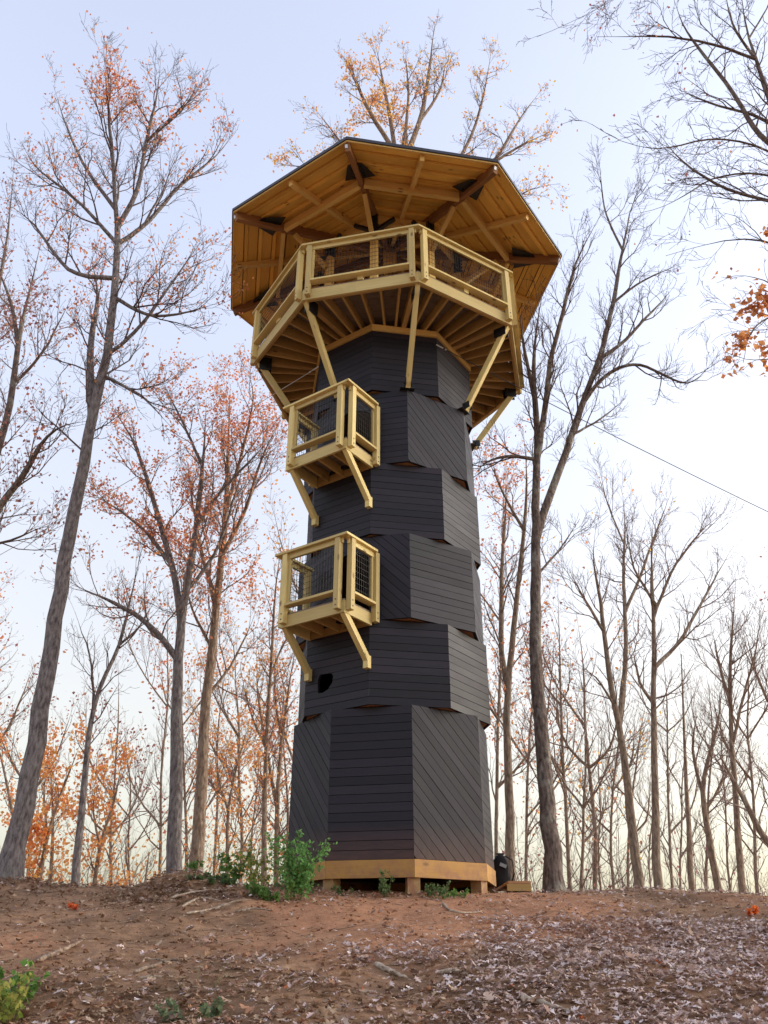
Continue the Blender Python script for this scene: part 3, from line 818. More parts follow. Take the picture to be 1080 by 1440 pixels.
# --- the trees one can tell apart, traced limb by limb
build_tree('leaning_oak', 'large grey oak leaning right near the left edge, a few red leaves high up', 13.0,
    [(10, 1246), (28, 1160), (45, 1090), (75, 880), (100, 740), (130, 590), (150, 500), (163, 400), (165, 320)], 31,
    [([(165, 325), (160, 240), (152, 150), (146, 70)], 7), ([(168, 320), (195, 270), (205, 200), (222, 130), (226, 85)], 8), ([(172, 345), (205, 318), (250, 262), (300, 225), (332, 185)], 7),
     ([(163, 390), (100, 388), (72, 350), (45, 310), (8, 285)], 7), ([(161, 350), (118, 290), (75, 255), (45, 232), (30, 200)], 6), ([(166, 428), (212, 448), (262, 440), (312, 424)], 6),
     ([(132, 585), (126, 520), (128, 470), (140, 420), (128, 360)], 15), ([(152, 490), (190, 470), (240, 400), (290, 330)], 6), ([(157, 300), (115, 230), (90, 170), (75, 120)], 6), ([(205, 205), (250, 160), (280, 125)], 5), ([(140, 540), (200, 555), (240, 600)], 5)],
    'bark_grey', 'twig_dark', 'red', 3600, 11, wend=.40, len1=1.7, f0=.55, dens=1.15, up=.20, limbf=.10, clump=[(145, 115, 35, 1.6), (215, 180, 45, .9), (285, 140, 30, .6), (170, 320, 30, .6), (90, 240, 40, .5), (215, 440, 60, .4), (100, 390, 60, .4)], lsize=.075)
build_tree('red_oak', 'grey forked oak with red leaves, its low limb reaching over the leaning oak', 16.0,
    [(243, 1252), (246, 1180), (247, 1100), (250, 950), (253, 882), (262, 830), (273, 770), (280, 700), (287, 640), (290, 560)], 24,
    [([(247, 920), (222, 890), (195, 866), (150, 842), (100, 822)], 10), ([(248, 890), (244, 800), (215, 700), (190, 620), (150, 560)], 11), ([(275, 735), (310, 690), (350, 650), (388, 610)], 6),
     ([(240, 790), (205, 745), (165, 715), (120, 690)], 6), ([(283, 660), (260, 600), (240, 560), (225, 530)], 5), ([(262, 830), (300, 790), (330, 700), (345, 640)], 6)],
    'bark_grey', 'twig', 'red', 4400, 23, len1=1.5, f0=.5, clump=[(215, 720, 50, 1.4), (265, 560, 60, .9), (170, 560, 50, .6), (150, 700, 50, .6), (190, 970, 40, .3)], lsize=.075)
build_tree('red_oak', 'brown oak standing close behind the grey forked oak, red leaves in its top', 18.0,
    [(276, 1236), (281, 1120), (290, 990), (300, 890), (310, 800), (318, 720), (320, 640), (324, 540)], 22,
    [([(305, 850), (283, 780), (270, 700), (262, 640)], 7), ([(314, 790), (345, 720), (368, 640), (395, 590)], 7), ([(318, 720), (350, 600), (360, 540), (340, 510)], 6), ([(300, 900), (270, 860), (255, 800)], 5), ([(292, 980), (330, 930), (360, 860)], 5)],
    'bark_brown', 'twig', 'red', 4000, 31, len1=1.6, clump=[(310, 570, 60, 1.3), (350, 830, 40, .5), (340, 650, 40, .6)], lsize=.08)
build_tree('bent_sapling', 'slim dark bare tree bending right between the leaning oak and the grey forked oak', 17.0,
    [(103, 1256), (112, 1180), (120, 1080), (130, 990), (150, 945), (170, 905), (184, 840), (200, 770)], 13,
    [([(131, 985), (127, 920), (105, 860)], 4), ([(172, 900), (195, 885), (215, 850)], 4)], 'bark_grey', 'twig_dark', seed=41, len1=1.5, f0=.35, dens=.9)
build_tree('edge_tree', 'lichened tree at the left picture edge with thick upward curving limbs', 14.5,
    [(-70, 1240), (-62, 1050), (-50, 900), (-40, 780), (-20, 690), (18, 565), (24, 480), (42, 410), (60, 330)], 26,
    [([(-45, 800), (0, 708), (41, 659), (53, 627), (81, 598), (122, 592)], 14), ([(24, 480), (15, 420), (-10, 360)], 7), ([(20, 555), (60, 500), (100, 420)], 5), ([(-25, 700), (-30, 560), (0, 400), (15, 300), (20, 220)], 10), ([(-40, 780), (20, 760), (70, 735)], 5)],
    'bark_dark', 'twig', 'dull', 1500, 53, len1=1.5, clump=[(30, 250, 60, .7), (20, 440, 60, .9), (60, 640, 60, .6), (40, 780, 40, .4)])
build_tree('slim_tree', 'slim tree nearest the tower on its left side, orange leaves low down', 20.0,
    [(372, 1240), (372, 1100), (378, 980), (384, 900), (386, 830), (400, 740)], 10,
    [([(375, 1050), (350, 1000), (338, 940)], 4), ([(380, 960), (400, 900), (425, 870)], 4)], 'bark_brown', 'twig', 'orange', 700, 61, len1=1.3, f0=.25, clump=[(360, 1090, 50, .8)])
build_tree('slim_tree', 'thin brown twin stemmed tree just left of the tower wall', 22.0,
    [(390, 1235), (389, 1120), (396, 1040), (406, 960), (420, 890)], 11,
    [([(390, 1130), (372, 1040), (360, 960), (362, 900)], 6), ([(397, 1040), (385, 980), (388, 900)], 4)], 'bark_brown', 'twig', 'red', 900, 67, len1=1.4, f0=.25, clump=[(345, 1080, 50, .7), (395, 1000, 40, .5)])
build_tree('orange_sapling', 'young tree with orange leaves behind the foot of the brown oak', 21.0,
    [(320, 1240), (319, 1150), (325, 1105), (338, 1060), (352, 1010)], 8, [([(321, 1140), (305, 1085), (300, 1040)], 4)], 'bark_brown', 'twig', 'orange', 700, 71, len1=1.1, f0=.2)
for i, (tr, lb, lab, nl) in enumerate([
    ([(55, 1245), (62, 1190), (80, 1130), (102, 1075), (115, 1040)], [([(66, 1180), (60, 1110), (70, 1060)], 4)], 'orange leaved sapling growing right behind the leaning oak', 1100),
    ([(132, 1258), (141, 1180), (155, 1145), (166, 1110), (172, 1060)], [([(141, 1190), (130, 1140), (135, 1090)], 4)], 'orange leaved sapling beside the bent dark tree', 1000),
    ([(70, 1250), (75, 1180), (74, 1120), (68, 1050)], [], 'upright sapling with orange leaves between the leaning oak and the bent tree', 700),
    ([(28, 1240), (20, 1150), (5, 1080), (-15, 1000)], [], 'sapling with sparse orange leaves peeping out left of the leaning oak', 500)]):
    build_tree('orange_sapling', lab, 19.5 + i, tr, 9, lb, 'bark_brown', 'twig', 'orange', nl, 80 + i, 'orange saplings behind the leaning oak', len1=.95, f0=.2, dens=1.1, lsize=.10)
build_tree('golden_tree', 'tall tree behind the tower, golden leaves rising above the roof', 21.0,
    [(560, 1230), (558, 900), (556, 600), (560, 400), (566, 250), (570, 190)], 26,
    [([(566, 260), (548, 160), (535, 100), (528, 55)], 9, 1), ([(566, 240), (520, 160), (498, 110), (480, 75)], 8, -1), ([(568, 240), (595, 160), (603, 100), (612, 30)], 9, .5), ([(560, 330), (500, 230), (465, 180), (440, 150)], 8, -2),
     ([(562, 300), (650, 230), (680, 140), (692, 65)], 9, 1.5), ([(566, 280), (690, 240), (728, 170), (762, 125)], 8, 2), ([(562, 330), (700, 300), (745, 262), (788, 258)], 6, -1), ([(560, 340), (470, 270), (420, 225), (385, 235)], 6, 1),
     ([(690, 235), (740, 200), (775, 185)], 5), ([(570, 200), (575, 130), (570, 70)], 5), ([(590, 180), (620, 130), (628, 80)], 5)],
    'bark_brown', 'twig_dark', 'gold', 3600, 91, wend=.55, len1=1.6, f0=.88, dens=1.25, limbf=.30, up=.16, clump=[(520, 165, 40, 1.3), (545, 95, 35, .9), (600, 150, 30, .5), (685, 80, 25, .7), (735, 225, 30, .5), (400, 215, 30, .6), (455, 190, 40, .9), (500, 120, 40, 1.0), (545, 190, 50, 1.0)], lsize=.115)
build_tree('forked_tree', 'tall dark forked tree right of the tower with bare branches and lichen on its foot', 13.6,
    [(780, 1250), (768, 1100), (758, 1000), (753, 900), (753, 820), (755, 750), (752, 690), (757, 620), (752, 560), (750, 500), (757, 440), (766, 400)], 27,
    [([(757, 640), (767, 570), (777, 490), (792, 440), (808, 370), (830, 330), (848, 296)], 12), ([(756, 760), (772, 700), (795, 640), (822, 560), (845, 500), (862, 430), (875, 350), (888, 290), (908, 240)], 13, .6),
     ([(822, 560), (845, 533), (872, 514), (902, 511), (932, 527), (968, 543), (987, 528), (1012, 498)], 6, -.8), ([(846, 500), (880, 480), (900, 455), (935, 420), (950, 400)], 6), ([(756, 650), (715, 640), (680, 650), (668, 668)], 6), ([(876, 345), (850, 300), (845, 250), (842, 225)], 5),
     ([(888, 290), (915, 255), (930, 215)], 5), ([(757, 560), (735, 480), (730, 430)], 7), ([(754, 800), (790, 770), (815, 730)], 4), ([(862, 430), (900, 395), (960, 370)], 4), ([(800, 620), (845, 590), (880, 560)], 4)],
    'bark_dark', 'twig_dark', seed=101, len1=1.35, f0=.58, dens=1.2, up=.2)
build_tree('twin_tree', 'tan tree between the tower and the tall forked tree, splitting in two above', 17.0,
    [(718, 1240), (716, 1100), (712, 990), (722, 890), (731, 800), (738, 740), (742, 660), (735, 600)], 16,
    [([(713, 985), (703, 900), (706, 800), (711, 720), (712, 640)], 10), ([(738, 735), (705, 690), (690, 650), (675, 640)], 5)], 'bark_tan', 'twig', 'red', 700, 113, len1=1.3, f0=.35, clump=[(690, 660, 40, 1.0), (700, 900, 40, .4)])
build_tree('forked_tree', 'tan tree with a low fork, second big trunk right of the tall forked tree', 17.5,
    [(898, 1252), (890, 1160), (877, 1060), (869, 1015), (860, 970), (850, 900), (845, 840), (832, 790), (838, 740)], 16,
    [([(870, 1020), (880, 950), (880, 880), (876, 800), (880, 730), (872, 680)], 10), ([(862, 985), (838, 950), (815, 940)], 4), ([(850, 890), (820, 840), (800, 800)], 5), ([(879, 860), (905, 800), (925, 740), (945, 690)], 6), ([(876, 760), (850, 700), (845, 660)], 4)],
    'bark_tan', 'twig', 'gold', 120, 127, len1=1.4, f0=.4)
build_tree('straight_tree', 'straight tan trunk with a long bare limb sweeping up to the right', 17.0,
    [(925, 1254), (922, 1150), (920, 1050), (919, 970), (920, 900), (918, 840), (915, 770), (920, 720)], 14,
    [([(922, 950), (958, 902), (985, 850), (1008, 808), (1032, 768)], 7), ([(917, 998), (900, 965), (888, 905)], 5), ([(919, 870), (945, 800), (985, 745), (1020, 720)], 6), ([(919, 860), (890, 800), (880, 740)], 5)],
    'bark_tan', 'twig', seed=131, len1=1.5, f0=.4)
build_tree('dead_snag', 'dead bare pole of a tree with a broken tip right of the straight trunk', 17.5, [(972, 1255), (968, 1160), (963, 1060), (960, 980), (958, 920)], 11, [], 'bark_brown', 'twig', seed=137, len1=.6, f0=.3, dens=.35)
build_tree('slanting_tree', 'short slanting brown tree crossing behind the dead pole', 18.5, [(1010, 1255), (1000, 1190), (985, 1120), (992, 1080), (1010, 1020), (1016, 960)], 13, [([(985, 1120), (972, 1060), (980, 1000)], 6)], 'bark_brown', 'twig', seed=139, len1=1.2, f0=.3)
build_tree('fan_tree', 'thin tree with a narrow fan of bare twigs near the right picture edge', 18.0, [(1043, 1260), (1036, 1150), (1028, 1020), (1026, 930), (1032, 860), (1035, 810)], 12,
    [([(1029, 1050), (1045, 980), (1062, 920), (1070, 860)], 5), ([(1028, 1000), (1010, 930), (1000, 880)], 5)], 'bark_brown', 'twig', seed=149, len1=1.5, f0=.3, up=.2, dens=1.1)
build_tree('curved_tree', 'brown trunk curving in low from the right picture edge', 16.0, [(1120, 1265), (1095, 1200), (1070, 1175), (1050, 1130), (1030, 1095), (1000, 1040)], 15, [([(1092, 1195), (1085, 1100), (1080, 1020)], 8)], 'bark_brown', 'twig', seed=151, len1=1.3, f0=.3)
build_tree('overhanging_tree', 'big tree beyond the right picture edge whose bare limbs hang into the upper right corner', 9.5,
    [(1330, 1300), (1300, 1000), (1260, 700), (1220, 480), (1160, 300), (1100, 190), (1072, 110), (1048, 45), (1040, -30)], 36,
    [([(1115, 215), (1080, 205), (1058, 178), (1032, 130), (1000, 90), (962, 42), (945, -10)], 8), ([(1150, 285), (1080, 205), (1000, 192), (930, 213), (880, 205), (832, 174)], 4), ([(1220, 480), (1130, 360), (1060, 330), (980, 345), (935, 360)], 6),
     ([(1160, 300), (1090, 285), (1020, 268), (960, 230), (920, 180)], 6), ([(1064, 85), (1000, 60), (930, 50), (840, 52)], 5), ([(1050, 50), (1080, 10), (1095, -30)], 8), ([(1100, 190), (1060, 160), (1010, 150), (940, 120)], 5), ([(1060, 80), (1030, 40), (1018, -20)], 6),
     ([(1040, 0), (930, -30), (860, 0), (800, 34), (755, 52)], 7, .5), ([(1220, 480), (1120, 450), (1060, 440), (1000, 435)], 4), ([(1130, 250), (1060, 240), (1000, 250), (940, 290), (900, 300)], 5)],
    'bark_dark', 'twig_dark', 'dull', 170, 163, len1=1.25, f0=.72, dens=1.15, up=.03, limbf=.1, lsize=.06, clump=[(760, 40, 30, 1.5), (830, 15, 40, 1.2)])
build_tree('leafy_branch_tree', 'tree beyond the right picture edge with a hanging spray of rusty oak leaves', 8.5,
    [(1290, 1310), (1260, 1000), (1210, 700), (1170, 560), (1130, 430), (1100, 330)], 24,
    [([(1150, 490), (1095, 440), (1070, 450), (1052, 470), (1045, 510)], 4, .1), ([(1140, 460), (1090, 400), (1050, 385), (1020, 390)], 3, .2), ([(1160, 530), (1090, 500), (1060, 510), (1020, 495)], 3, -.2)],
    'bark_dark', 'twig_dark', 'brown', 420, 173, len1=.5, f0=.95, dens=.9, up=-.05, lsize=.095, spread=.14, clump=[(1055, 490, 38, 3), (1065, 430, 25, 1.2), (1025, 495, 12, .8)])
build_tree('broken_stump', 'reddish broken stump standing alone behind the ridge left of the grey forked oak', 17.5, [(203, 1262), (206, 1225), (210, 1198)], 9, [], 'bark_tan', 'twig', seed=181, len1=.3, f0=.5, dens=.3)

# --- the woods on the far side of the hill
FAR = [ # px at the ridge, distance, tip height as image row, width px, lean px, leaves
 (160, 26, 930, 6, 10, 'dull', 'faint slim tree seen between the bent tree and the grey forked oak'), (185, 31, 1000, 5, -12, None, 'thin bare sapling leaning left, beside the broken stump'),
 (225, 30, 820, 6, 14, 'dull', 'pale slim tree immediately left of the grey forked oak'), (262, 27, 860, 6, -16, 'red', 'slim red leaved tree in the gap between the two oaks'),
 (300, 33, 900, 6, 18, 'orange', 'slim orange tinted tree immediately right of the brown oak'), (338, 28, 880, 7, -10, 'orange', 'slim orange leaved tree between the brown oak and the tower'),
 (355, 34, 1000, 5, 12, 'orange', 'low orange thicket tree over the mound of earth'), (404, 30, 930, 6, -8, 'red', 'slim red leaved tree half hidden by the tower wall'),
 (40, 33, 900, 7, 25, 'dull', 'far slim tree half hidden behind the leaning oak'), (-30, 27, 800, 9, 20, 'dull', 'far tree outside the left picture edge'),
 (-110, 24, 700, 12, 25, 'red', 'reddish tree well outside the left picture edge'), (696, 26, 620, 7, 12, 'red', 'slim tree with red leaves squeezed against the right tower wall'),
 (738, 30, 780, 6, 18, 'orange', 'slim tree between the tan twin tree and the tall forked tree'), (800, 25, 820, 8, -14, 'dull', 'slim tree immediately right of the tall forked tree'),
 (815, 22, 960, 7, 12, None, 'crooked thin sapling a little right of the tall forked tree'), (834, 24, 860, 9, -22, None, 'leaning bare tree left of the low forked tan tree'),
 (862, 29, 900, 6, 20, 'gold', 'far slim tree close to the left of the low forked trunk'), (846, 33, 1010, 5, -8, None, 'faint low sapling left of the low forked trunk'),
 (882, 31, 960, 6, 26, None, 'far thin tree crossing behind the low forked trunk'), (944, 28, 900, 6, -14, None, 'far slim tree between the straight trunk and the dead pole'),
 (955, 33, 1000, 5, 10, None, 'faint low tree beside the dead pole'), (990, 30, 930, 6, 12, None, 'far slim tree behind the short slanting tree'),
 (1062, 27, 880, 7, -18, None, 'slim bare tree at the right picture edge'), (1130, 24, 740, 11, -20, None, 'bare tree just outside the right picture edge'),
 (1210, 22, 640, 13, -15, 'dull', 'bare tree well outside the right picture edge'), (470, 27, 700, 10, 15, 'orange', 'tree hidden behind the left half of the tower'), (640, 28, 620, 10, 20, 'red', 'tree hidden behind the right half of the tower'),
 (775, 34, 900, 5, -12, 'dull', 'faint slim tree behind the tall forked trunk'), (915, 36, 1020, 4, 14, None, 'faint sapling tangled behind the straight trunk'), (1025, 34, 960, 5, -14, None, 'faint slim tree behind the fan shaped tree'),
]
for i, (px, Y, top, w, lean, lv, lab) in enumerate(FAR):
    rr = random.Random(500 + i); n = 6; H = 1250 - top
    tr = [(px + lean * (k / (n - 1)) ** 1.3 + rr.gauss(0, 4) * (k > 0), 1250 - H * k / (n - 1)) for k in range(n)]
    lim = []
    for q in range(3):
        k = rr.choice([1, 2, 2, 3]); sgn = rr.choice([-1, 1]); x, y = tr[k]; l = H * rr.uniform(.25, .42)
        lim.append(([(x, y), (x + sgn * l * .28, y - l * .35), (x + sgn * l * rr.uniform(.3, .55), y - l)], w * .55))
    build_tree('slim_tree', lab, Y, tr, w, lim, rr.choice(['bark_tan', 'bark_brown']), 'twig', lv, 650 if lv in ('orange', 'red') else (300 if lv else 0), 300 + i, 'slim trees on the far side of the hill',
               len1=1.9, f0=.25, dens=.6, maxlev=3, lsize=.12, spread=.35)
# brush below the ridge on the far side
def brush(name, label, xs, Y, hpx, n, seed, leaves, nleaf):
    g = Grower(seed); g.len1 = 1.2; g.dens = .7; g.up = .12; g.maxlev = 2; rng = np.random.default_rng(seed)
    for i in range(n):
        x = g.r.uniform(*xs); p = at(x, 1250, Y + g.r.uniform(-2, 2)); p[2] = float(gz(p[0], p[1]))
        L = hpx * g.r.uniform(.5, 1.2) * Y / F_PX; g.branch(Vector(p), (g.r.gauss(0, .25), g.r.gauss(0, .2), 1), L, .02, 0, .03)
    c = at(sum(xs) / 2, 1250, Y); o_p = (float(c[0]), float(c[1]), float(gz(c[0], c[1])))
    V, F = tubes(g.thick + g.thin, 3); o = np_mesh(name, V, F, M['twig'], None, kind='stuff'); tag(o, label, 'brush')
    if nleaf:
        T = np.array([t[0] for t in g.tips]); C = T[rng.integers(0, len(T), nleaf)] + rng.normal(size=(nleaf, 3)) * .15
        V, F = leaf_quads(C, None, rng.uniform(.07, .13, nleaf), rng); pal = np.array(PAL[leaves]); cc = pal[rng.integers(0, len(pal), nleaf)]
        np_mesh('leaves', V, F, M['leaf'], o, col=np.repeat(cc, 5, 0), kind='stuff')
brush('brush', 'thin twiggy brush with orange leaves behind the ridge left of the tower', (20, 430), 24, 170, 60, 7, 'orange', 1500)
brush('brush', 'thin bare twiggy brush behind the ridge right of the tower', (690, 1100), 24, 190, 70, 8, 'dull', 250)

# ------------------------------------------------------------------ leaf litter, sticks, plants
def litter():
    rng = np.random.default_rng(77); N = 175000
    x = rng.uniform(-7.5, 8.5, N); y = rng.uniform(4.6, 13.6, N)
    nz = vnoise(x * 1.1, y * 1.1) + .5 * vnoise(x * 3, y * 3)
    edge = np.interp(x, [-7, -3, -1, 0.2, 1.2, 3, 8], [6.9, 6.7, 6.9, 7.4, 9.2, 9.9, 9.6])      # dense below this line
    d = 1 / (1 + np.exp((y - edge - nz * 1.6) / .28))
    p = .035 + .07 * (nz > .15) + .60 * d
    p = np.where(x < -1.2, p * .62 + .03, p)
    p = p + .16 * np.exp(-((np.hypot(x - TX, y - TY) - 1.62) / .16) ** 2) * (y < TY) * (nz > -.1)
    foot = ((x - TX) / 1.9) ** 2 + ((y - TY) / 1.9) ** 2
    p = np.where(np.hypot(x - TX, y - TY) < 1.5, .0, p)
    p = p + .45 * np.exp(-(((x + 2.6) / .9) ** 2 + ((y - 11.1) / .5) ** 2)) + .25 * np.exp(-(((x + 6) / 1.2) ** 2 + ((y - 12.6) / .7) ** 2))
    k = rng.random(N) < p; x, y = x[k], y[k]; n = len(x)
    s = rng.uniform(.036, .088, n) * np.where(rng.random(n) < .04, 1.5, 1)
    z = gz(x, y) + rng.uniform(.004, .035, n)
    yaw = rng.uniform(0, 2 * pi, n); tilt = np.abs(rng.normal(0, .33, n)); ta = rng.uniform(0, 2 * pi, n)
    # lobed outline (half), mirrored; curled along the midrib
    half = [(0, .03), (.16, .16), (.26, .10), (.42, .34), (.52, .16), (.70, .30), (.80, .13), (1.0, .0)]
    out = [(u, w) for u, w in half] + [(u, -w) for u, w in reversed(half[:-1])]
    L2 = np.array(out); cu = rng.uniform(-.9, .9, n); cw = rng.uniform(-.6, 1.2, n)
    mid = np.array([(.2, 0), (.5, 0), (.8, 0)]); A = np.concatenate([L2, mid]); m = len(A)
    u = (A[:, 0] - .5)[None] * s[:, None]; w = A[:, 1][None] * s[:, None] * rng.uniform(.7, 1.2, n)[:, None]
    h = (cu[:, None] * (A[:, 0] - .5)[None] ** 2 + cw[:, None] * np.abs(A[:, 1])[None] ** 1.3) * s[:, None]
    # tilt about a random horizontal axis then yaw
    ct, st = np.cos(tilt)[:, None], np.sin(tilt)[:, None]; ca, sa = np.cos(ta)[:, None], np.sin(ta)[:, None]
    a1 = u * ca + w * sa; b1 = -u * sa + w * ca; a2 = a1 * ct - h * st; h2 = a1 * st + h * ct
    u2 = a2 * ca - b1 * sa; w2 = a2 * sa + b1 * ca
    cy, sy = np.cos(yaw)[:, None], np.sin(yaw)[:, None]
    h2 = h2 - h2.min(1, keepdims=True) * .8
    V = np.stack([x[:, None] + u2 * cy - w2 * sy, y[:, None] + u2 * sy + w2 * cy, z[:, None] + h2], -1).reshape(-1, 3)
    k8 = len(half); i0, i1, i2 = len(L2), len(L2) + 1, len(L2) + 2
    up = [0, 1, 2, 3, 4, 5, 6, 7]; lo = [0] + list(range(len(L2) - 1, 7, -1)) + [7]
    tri = []
    for side, sg in ((up, 1), (lo, -1)):
        fan = [(side[0], side[1], i0), (side[1], side[2], i0), (side[2], side[3], i1), (side[3], side[4], i1), (side[4], side[5], i2), (side[5], side[6], i2), (side[6], side[7], i2), (i0, side[2], i1), (i1, side[4], i2)]
        tri += [f if sg > 0 else f[::-1] for f in fan]
    T = np.array(tri); F = (np.arange(n)[:, None, None] * m + T[None]).reshape(-1, 3)
    pal = np.array([(.52, .38, .345), (.64, .51, .485), (.40, .25, .19), (.74, .63, .605), (.46, .30, .22), (.56, .40, .31), (.28, .17, .13)])
    pr = np.array([.24, .22, .14, .12, .12, .10, .06]); c = pal[rng.choice(len(pal), n, p=pr)] * rng.uniform(.8, 1.15, (n, 1))
    brown = np.array([(.30, .19, .12), (.38, .25, .16), (.22, .13, .08), (.44, .31, .21), (.33, .17, .10)])
    wb = 1 / (1 + np.exp((x + .25 + nz[k] * 2) / .5)); pick = rng.random(n) < np.maximum(wb * .85, .9 * (np.hypot(x - TX, y - TY) < 2.1))
    c[pick] = (brown[rng.integers(0, len(brown), n)] * rng.uniform(.8, 1.15, (n, 1)))[pick]
    c[rng.random(n) < .004] = (.50, .14, .05)
    o = np_mesh('leaf_litter', V, F, M['litter'], None, smooth=True, col=np.repeat(c, m, 0), kind='stuff')
    tag(o, 'dry pinkish brown oak leaves lying over the slope, thickest at lower right', 'fallen leaves')
    return n
NL = litter()

def clods():
    rng = np.random.default_rng(31); N = 5200
    x = rng.uniform(-7, 7.5, N); y = rng.uniform(4.8, 13.4, N); k = np.hypot(x - TX, y - TY) > 1.5; x, y = x[k], y[k]; n = len(x)
    s_ = .006 + .022 * rng.random(n) ** 4
    O = np.array([(1, 0, 0), (-1, 0, 0), (0, 1, 0), (0, -1, 0), (0, 0, 1), (0, 0, -1), (.6, .6, .5), (-.6, .6, .5), (-.6, -.6, .5), (.6, -.6, .5)], float)
    T = np.array([(4, 6, 7), (4, 7, 8), (4, 8, 9), (4, 9, 6), (0, 2, 6), (2, 1, 7), (1, 3, 8), (3, 0, 9), (6, 2, 7), (7, 1, 8), (8, 3, 9), (9, 0, 6), (0, 5, 2), (2, 5, 1), (1, 5, 3), (3, 5, 0)])
    J = 1 + rng.uniform(-.35, .35, (n, 10, 1)); V = O[None] * J * s_[:, None, None] * np.array([1, 1, .65]); th = rng.uniform(0, 2 * pi, n); c, q = np.cos(th)[:, None], np.sin(th)[:, None]
    X = V[..., 0] * c - V[..., 1] * q + x[:, None]; Y = V[..., 0] * q + V[..., 1] * c + y[:, None]; Z = V[..., 2] + (gz(x, y) + s_ * .25)[:, None]
    F = (np.arange(n)[:, None, None] * 10 + T[None]).reshape(-1, 3)
    o = np_mesh('soil_clods', np.stack([X, Y, Z], -1).reshape(-1, 3), F, M['soil'], None, kind='stuff'); tag(o, 'crumbs and clods of dry soil scattered over the bare slope', 'soil crumbs')
    lines = []
    for i in range(900):
        a, b = rng.uniform(-6.5, 7), rng.uniform(4.8, 12.6); th = rng.uniform(0, 2 * pi); L = rng.uniform(.06, .30); p = []
        if math.hypot(a - TX, b - TY) < 1.9: continue
        for t in (-.5, -.15, .2, .5):
            u, w = a + L * t * cos(th) + rng.normal() * .008, b + L * t * sin(th) + rng.normal() * .008; p.append(Vector((u, w, float(gz(u, w)) + .008)))
        r = rng.uniform(.0015, .0045); lines.append((p, [r, r, r * .8, r * .4]))
    V, F = tubes(lines, 4); o = np_mesh('twig_litter', V, F, M['twig_litter'], None, kind='stuff'); tag(o, 'small broken twigs strewn over the slope among the leaves', 'twigs')
M['twig_litter'] = flat('twig_litter', (.30, .21, .14), .9, .2)
clods()
def stick(label, pix, w, bark='bark_tan', dz=.01, name='fallen_stick', forks=(), group=None):
    def line(pp, w, f=.35):
        pts = [gpix(*p) for p in pp]; pts = [p + np.array([0, 0, dz + w / 2 * depth(p) / F_PX * .6]) for p in pts]
        Q = resample(pts, 4 * len(pts)); r = w / 2 * depth(Q[0]) / F_PX
        for q in Q[1:]: q += np.random.default_rng(int(q[0] * 1e4) & 65535).normal(size=3) * r * .12
        R = r * np.linspace(1, f, len(Q)); R[0] *= .6
        Q = np.concatenate([[Q[0] - (Q[1] - Q[0]) * .02], Q, [Q[-1] + (Q[-1] - Q[-2]) * .05]]); R = np.r_[.001, R, .001]
        return ([Vector(q) for q in Q], list(R))
    V, F = tubes([line(pix, w)] + [line(a, b) for a, b in forks], 7)
    o = np_mesh(name, V, F, M[bark], None, smooth=True); return tag(o, label, 'stick', group)
M['dead_wood'] = mk_bark('dead_wood', (.30, .22, .16), (.52, .42, .33))
stick('pale barkless log end lying among the leaves at bottom right of centre', [(733, 1408), (752, 1414), (775, 1419), (800, 1427)], 11, 'dead_wood', name='fallen_log')
stick('pale curved branch lying on the bare soil below the tower', [(528, 1360), (545, 1369), (572, 1380)], 9, 'dead_wood')
stick('straight pale stick lying left of centre on the dark soil', [(196, 1379), (215, 1377), (243, 1377)], 5, 'dead_wood')
stick('forked brown stick pointing up right above the straight pale stick', [(188, 1371), (215, 1362), (240, 1353), (262, 1356)], 6, 'bark_tan', forks=[([(232, 1356), (222, 1352), (200, 1352)], 4)])
stick('thick brown root curving over the slope on the left', [(50, 1356), (80, 1343), (102, 1334), (118, 1325)], 8, 'bark_brown', name='surface_root')
stick('thin bowed stick lying on the clay right of the tower foot', [(622, 1272), (634, 1284), (655, 1287), (678, 1284)], 4, 'dead_wood')
stick('thin dark stick leaning down from the tower foot over the clay', [(575, 1248), (592, 1260), (596, 1268), (622, 1269)], 3, 'bark_brown')
stick('short pale stick in the leaves under the forked dry weed', [(615, 1372), (640, 1368), (668, 1380)], 7, 'dead_wood')
for i, (a, b, c) in enumerate([((240, 1268), (275, 1258), (312, 1256)), ((256, 1280), (282, 1266), (310, 1272)), ((300, 1284), (330, 1272), (352, 1270)), ((262, 1290), (290, 1286), (318, 1276)), ((330, 1288), (360, 1282), (380, 1286))]):
    stick(['long pale stick highest on the mound of dug earth', 'long pale stick in the middle of the mound of dug earth', 'brown stick on the right slope of the mound, nearest the green bush', 'lowest pale stick at the front foot of the earth mound', 'short stick right of the mound below the green bush'][i], [a, b, c], 4, 'dead_wood' if i in (0, 1, 3) else 'bark_tan', .03, group='sticks strewn on the earth mound')
stick('dark twig lying across the leafy slope at lower left', [(20, 1400), (60, 1392), (110, 1396), (150, 1388)], 3, 'bark_brown')

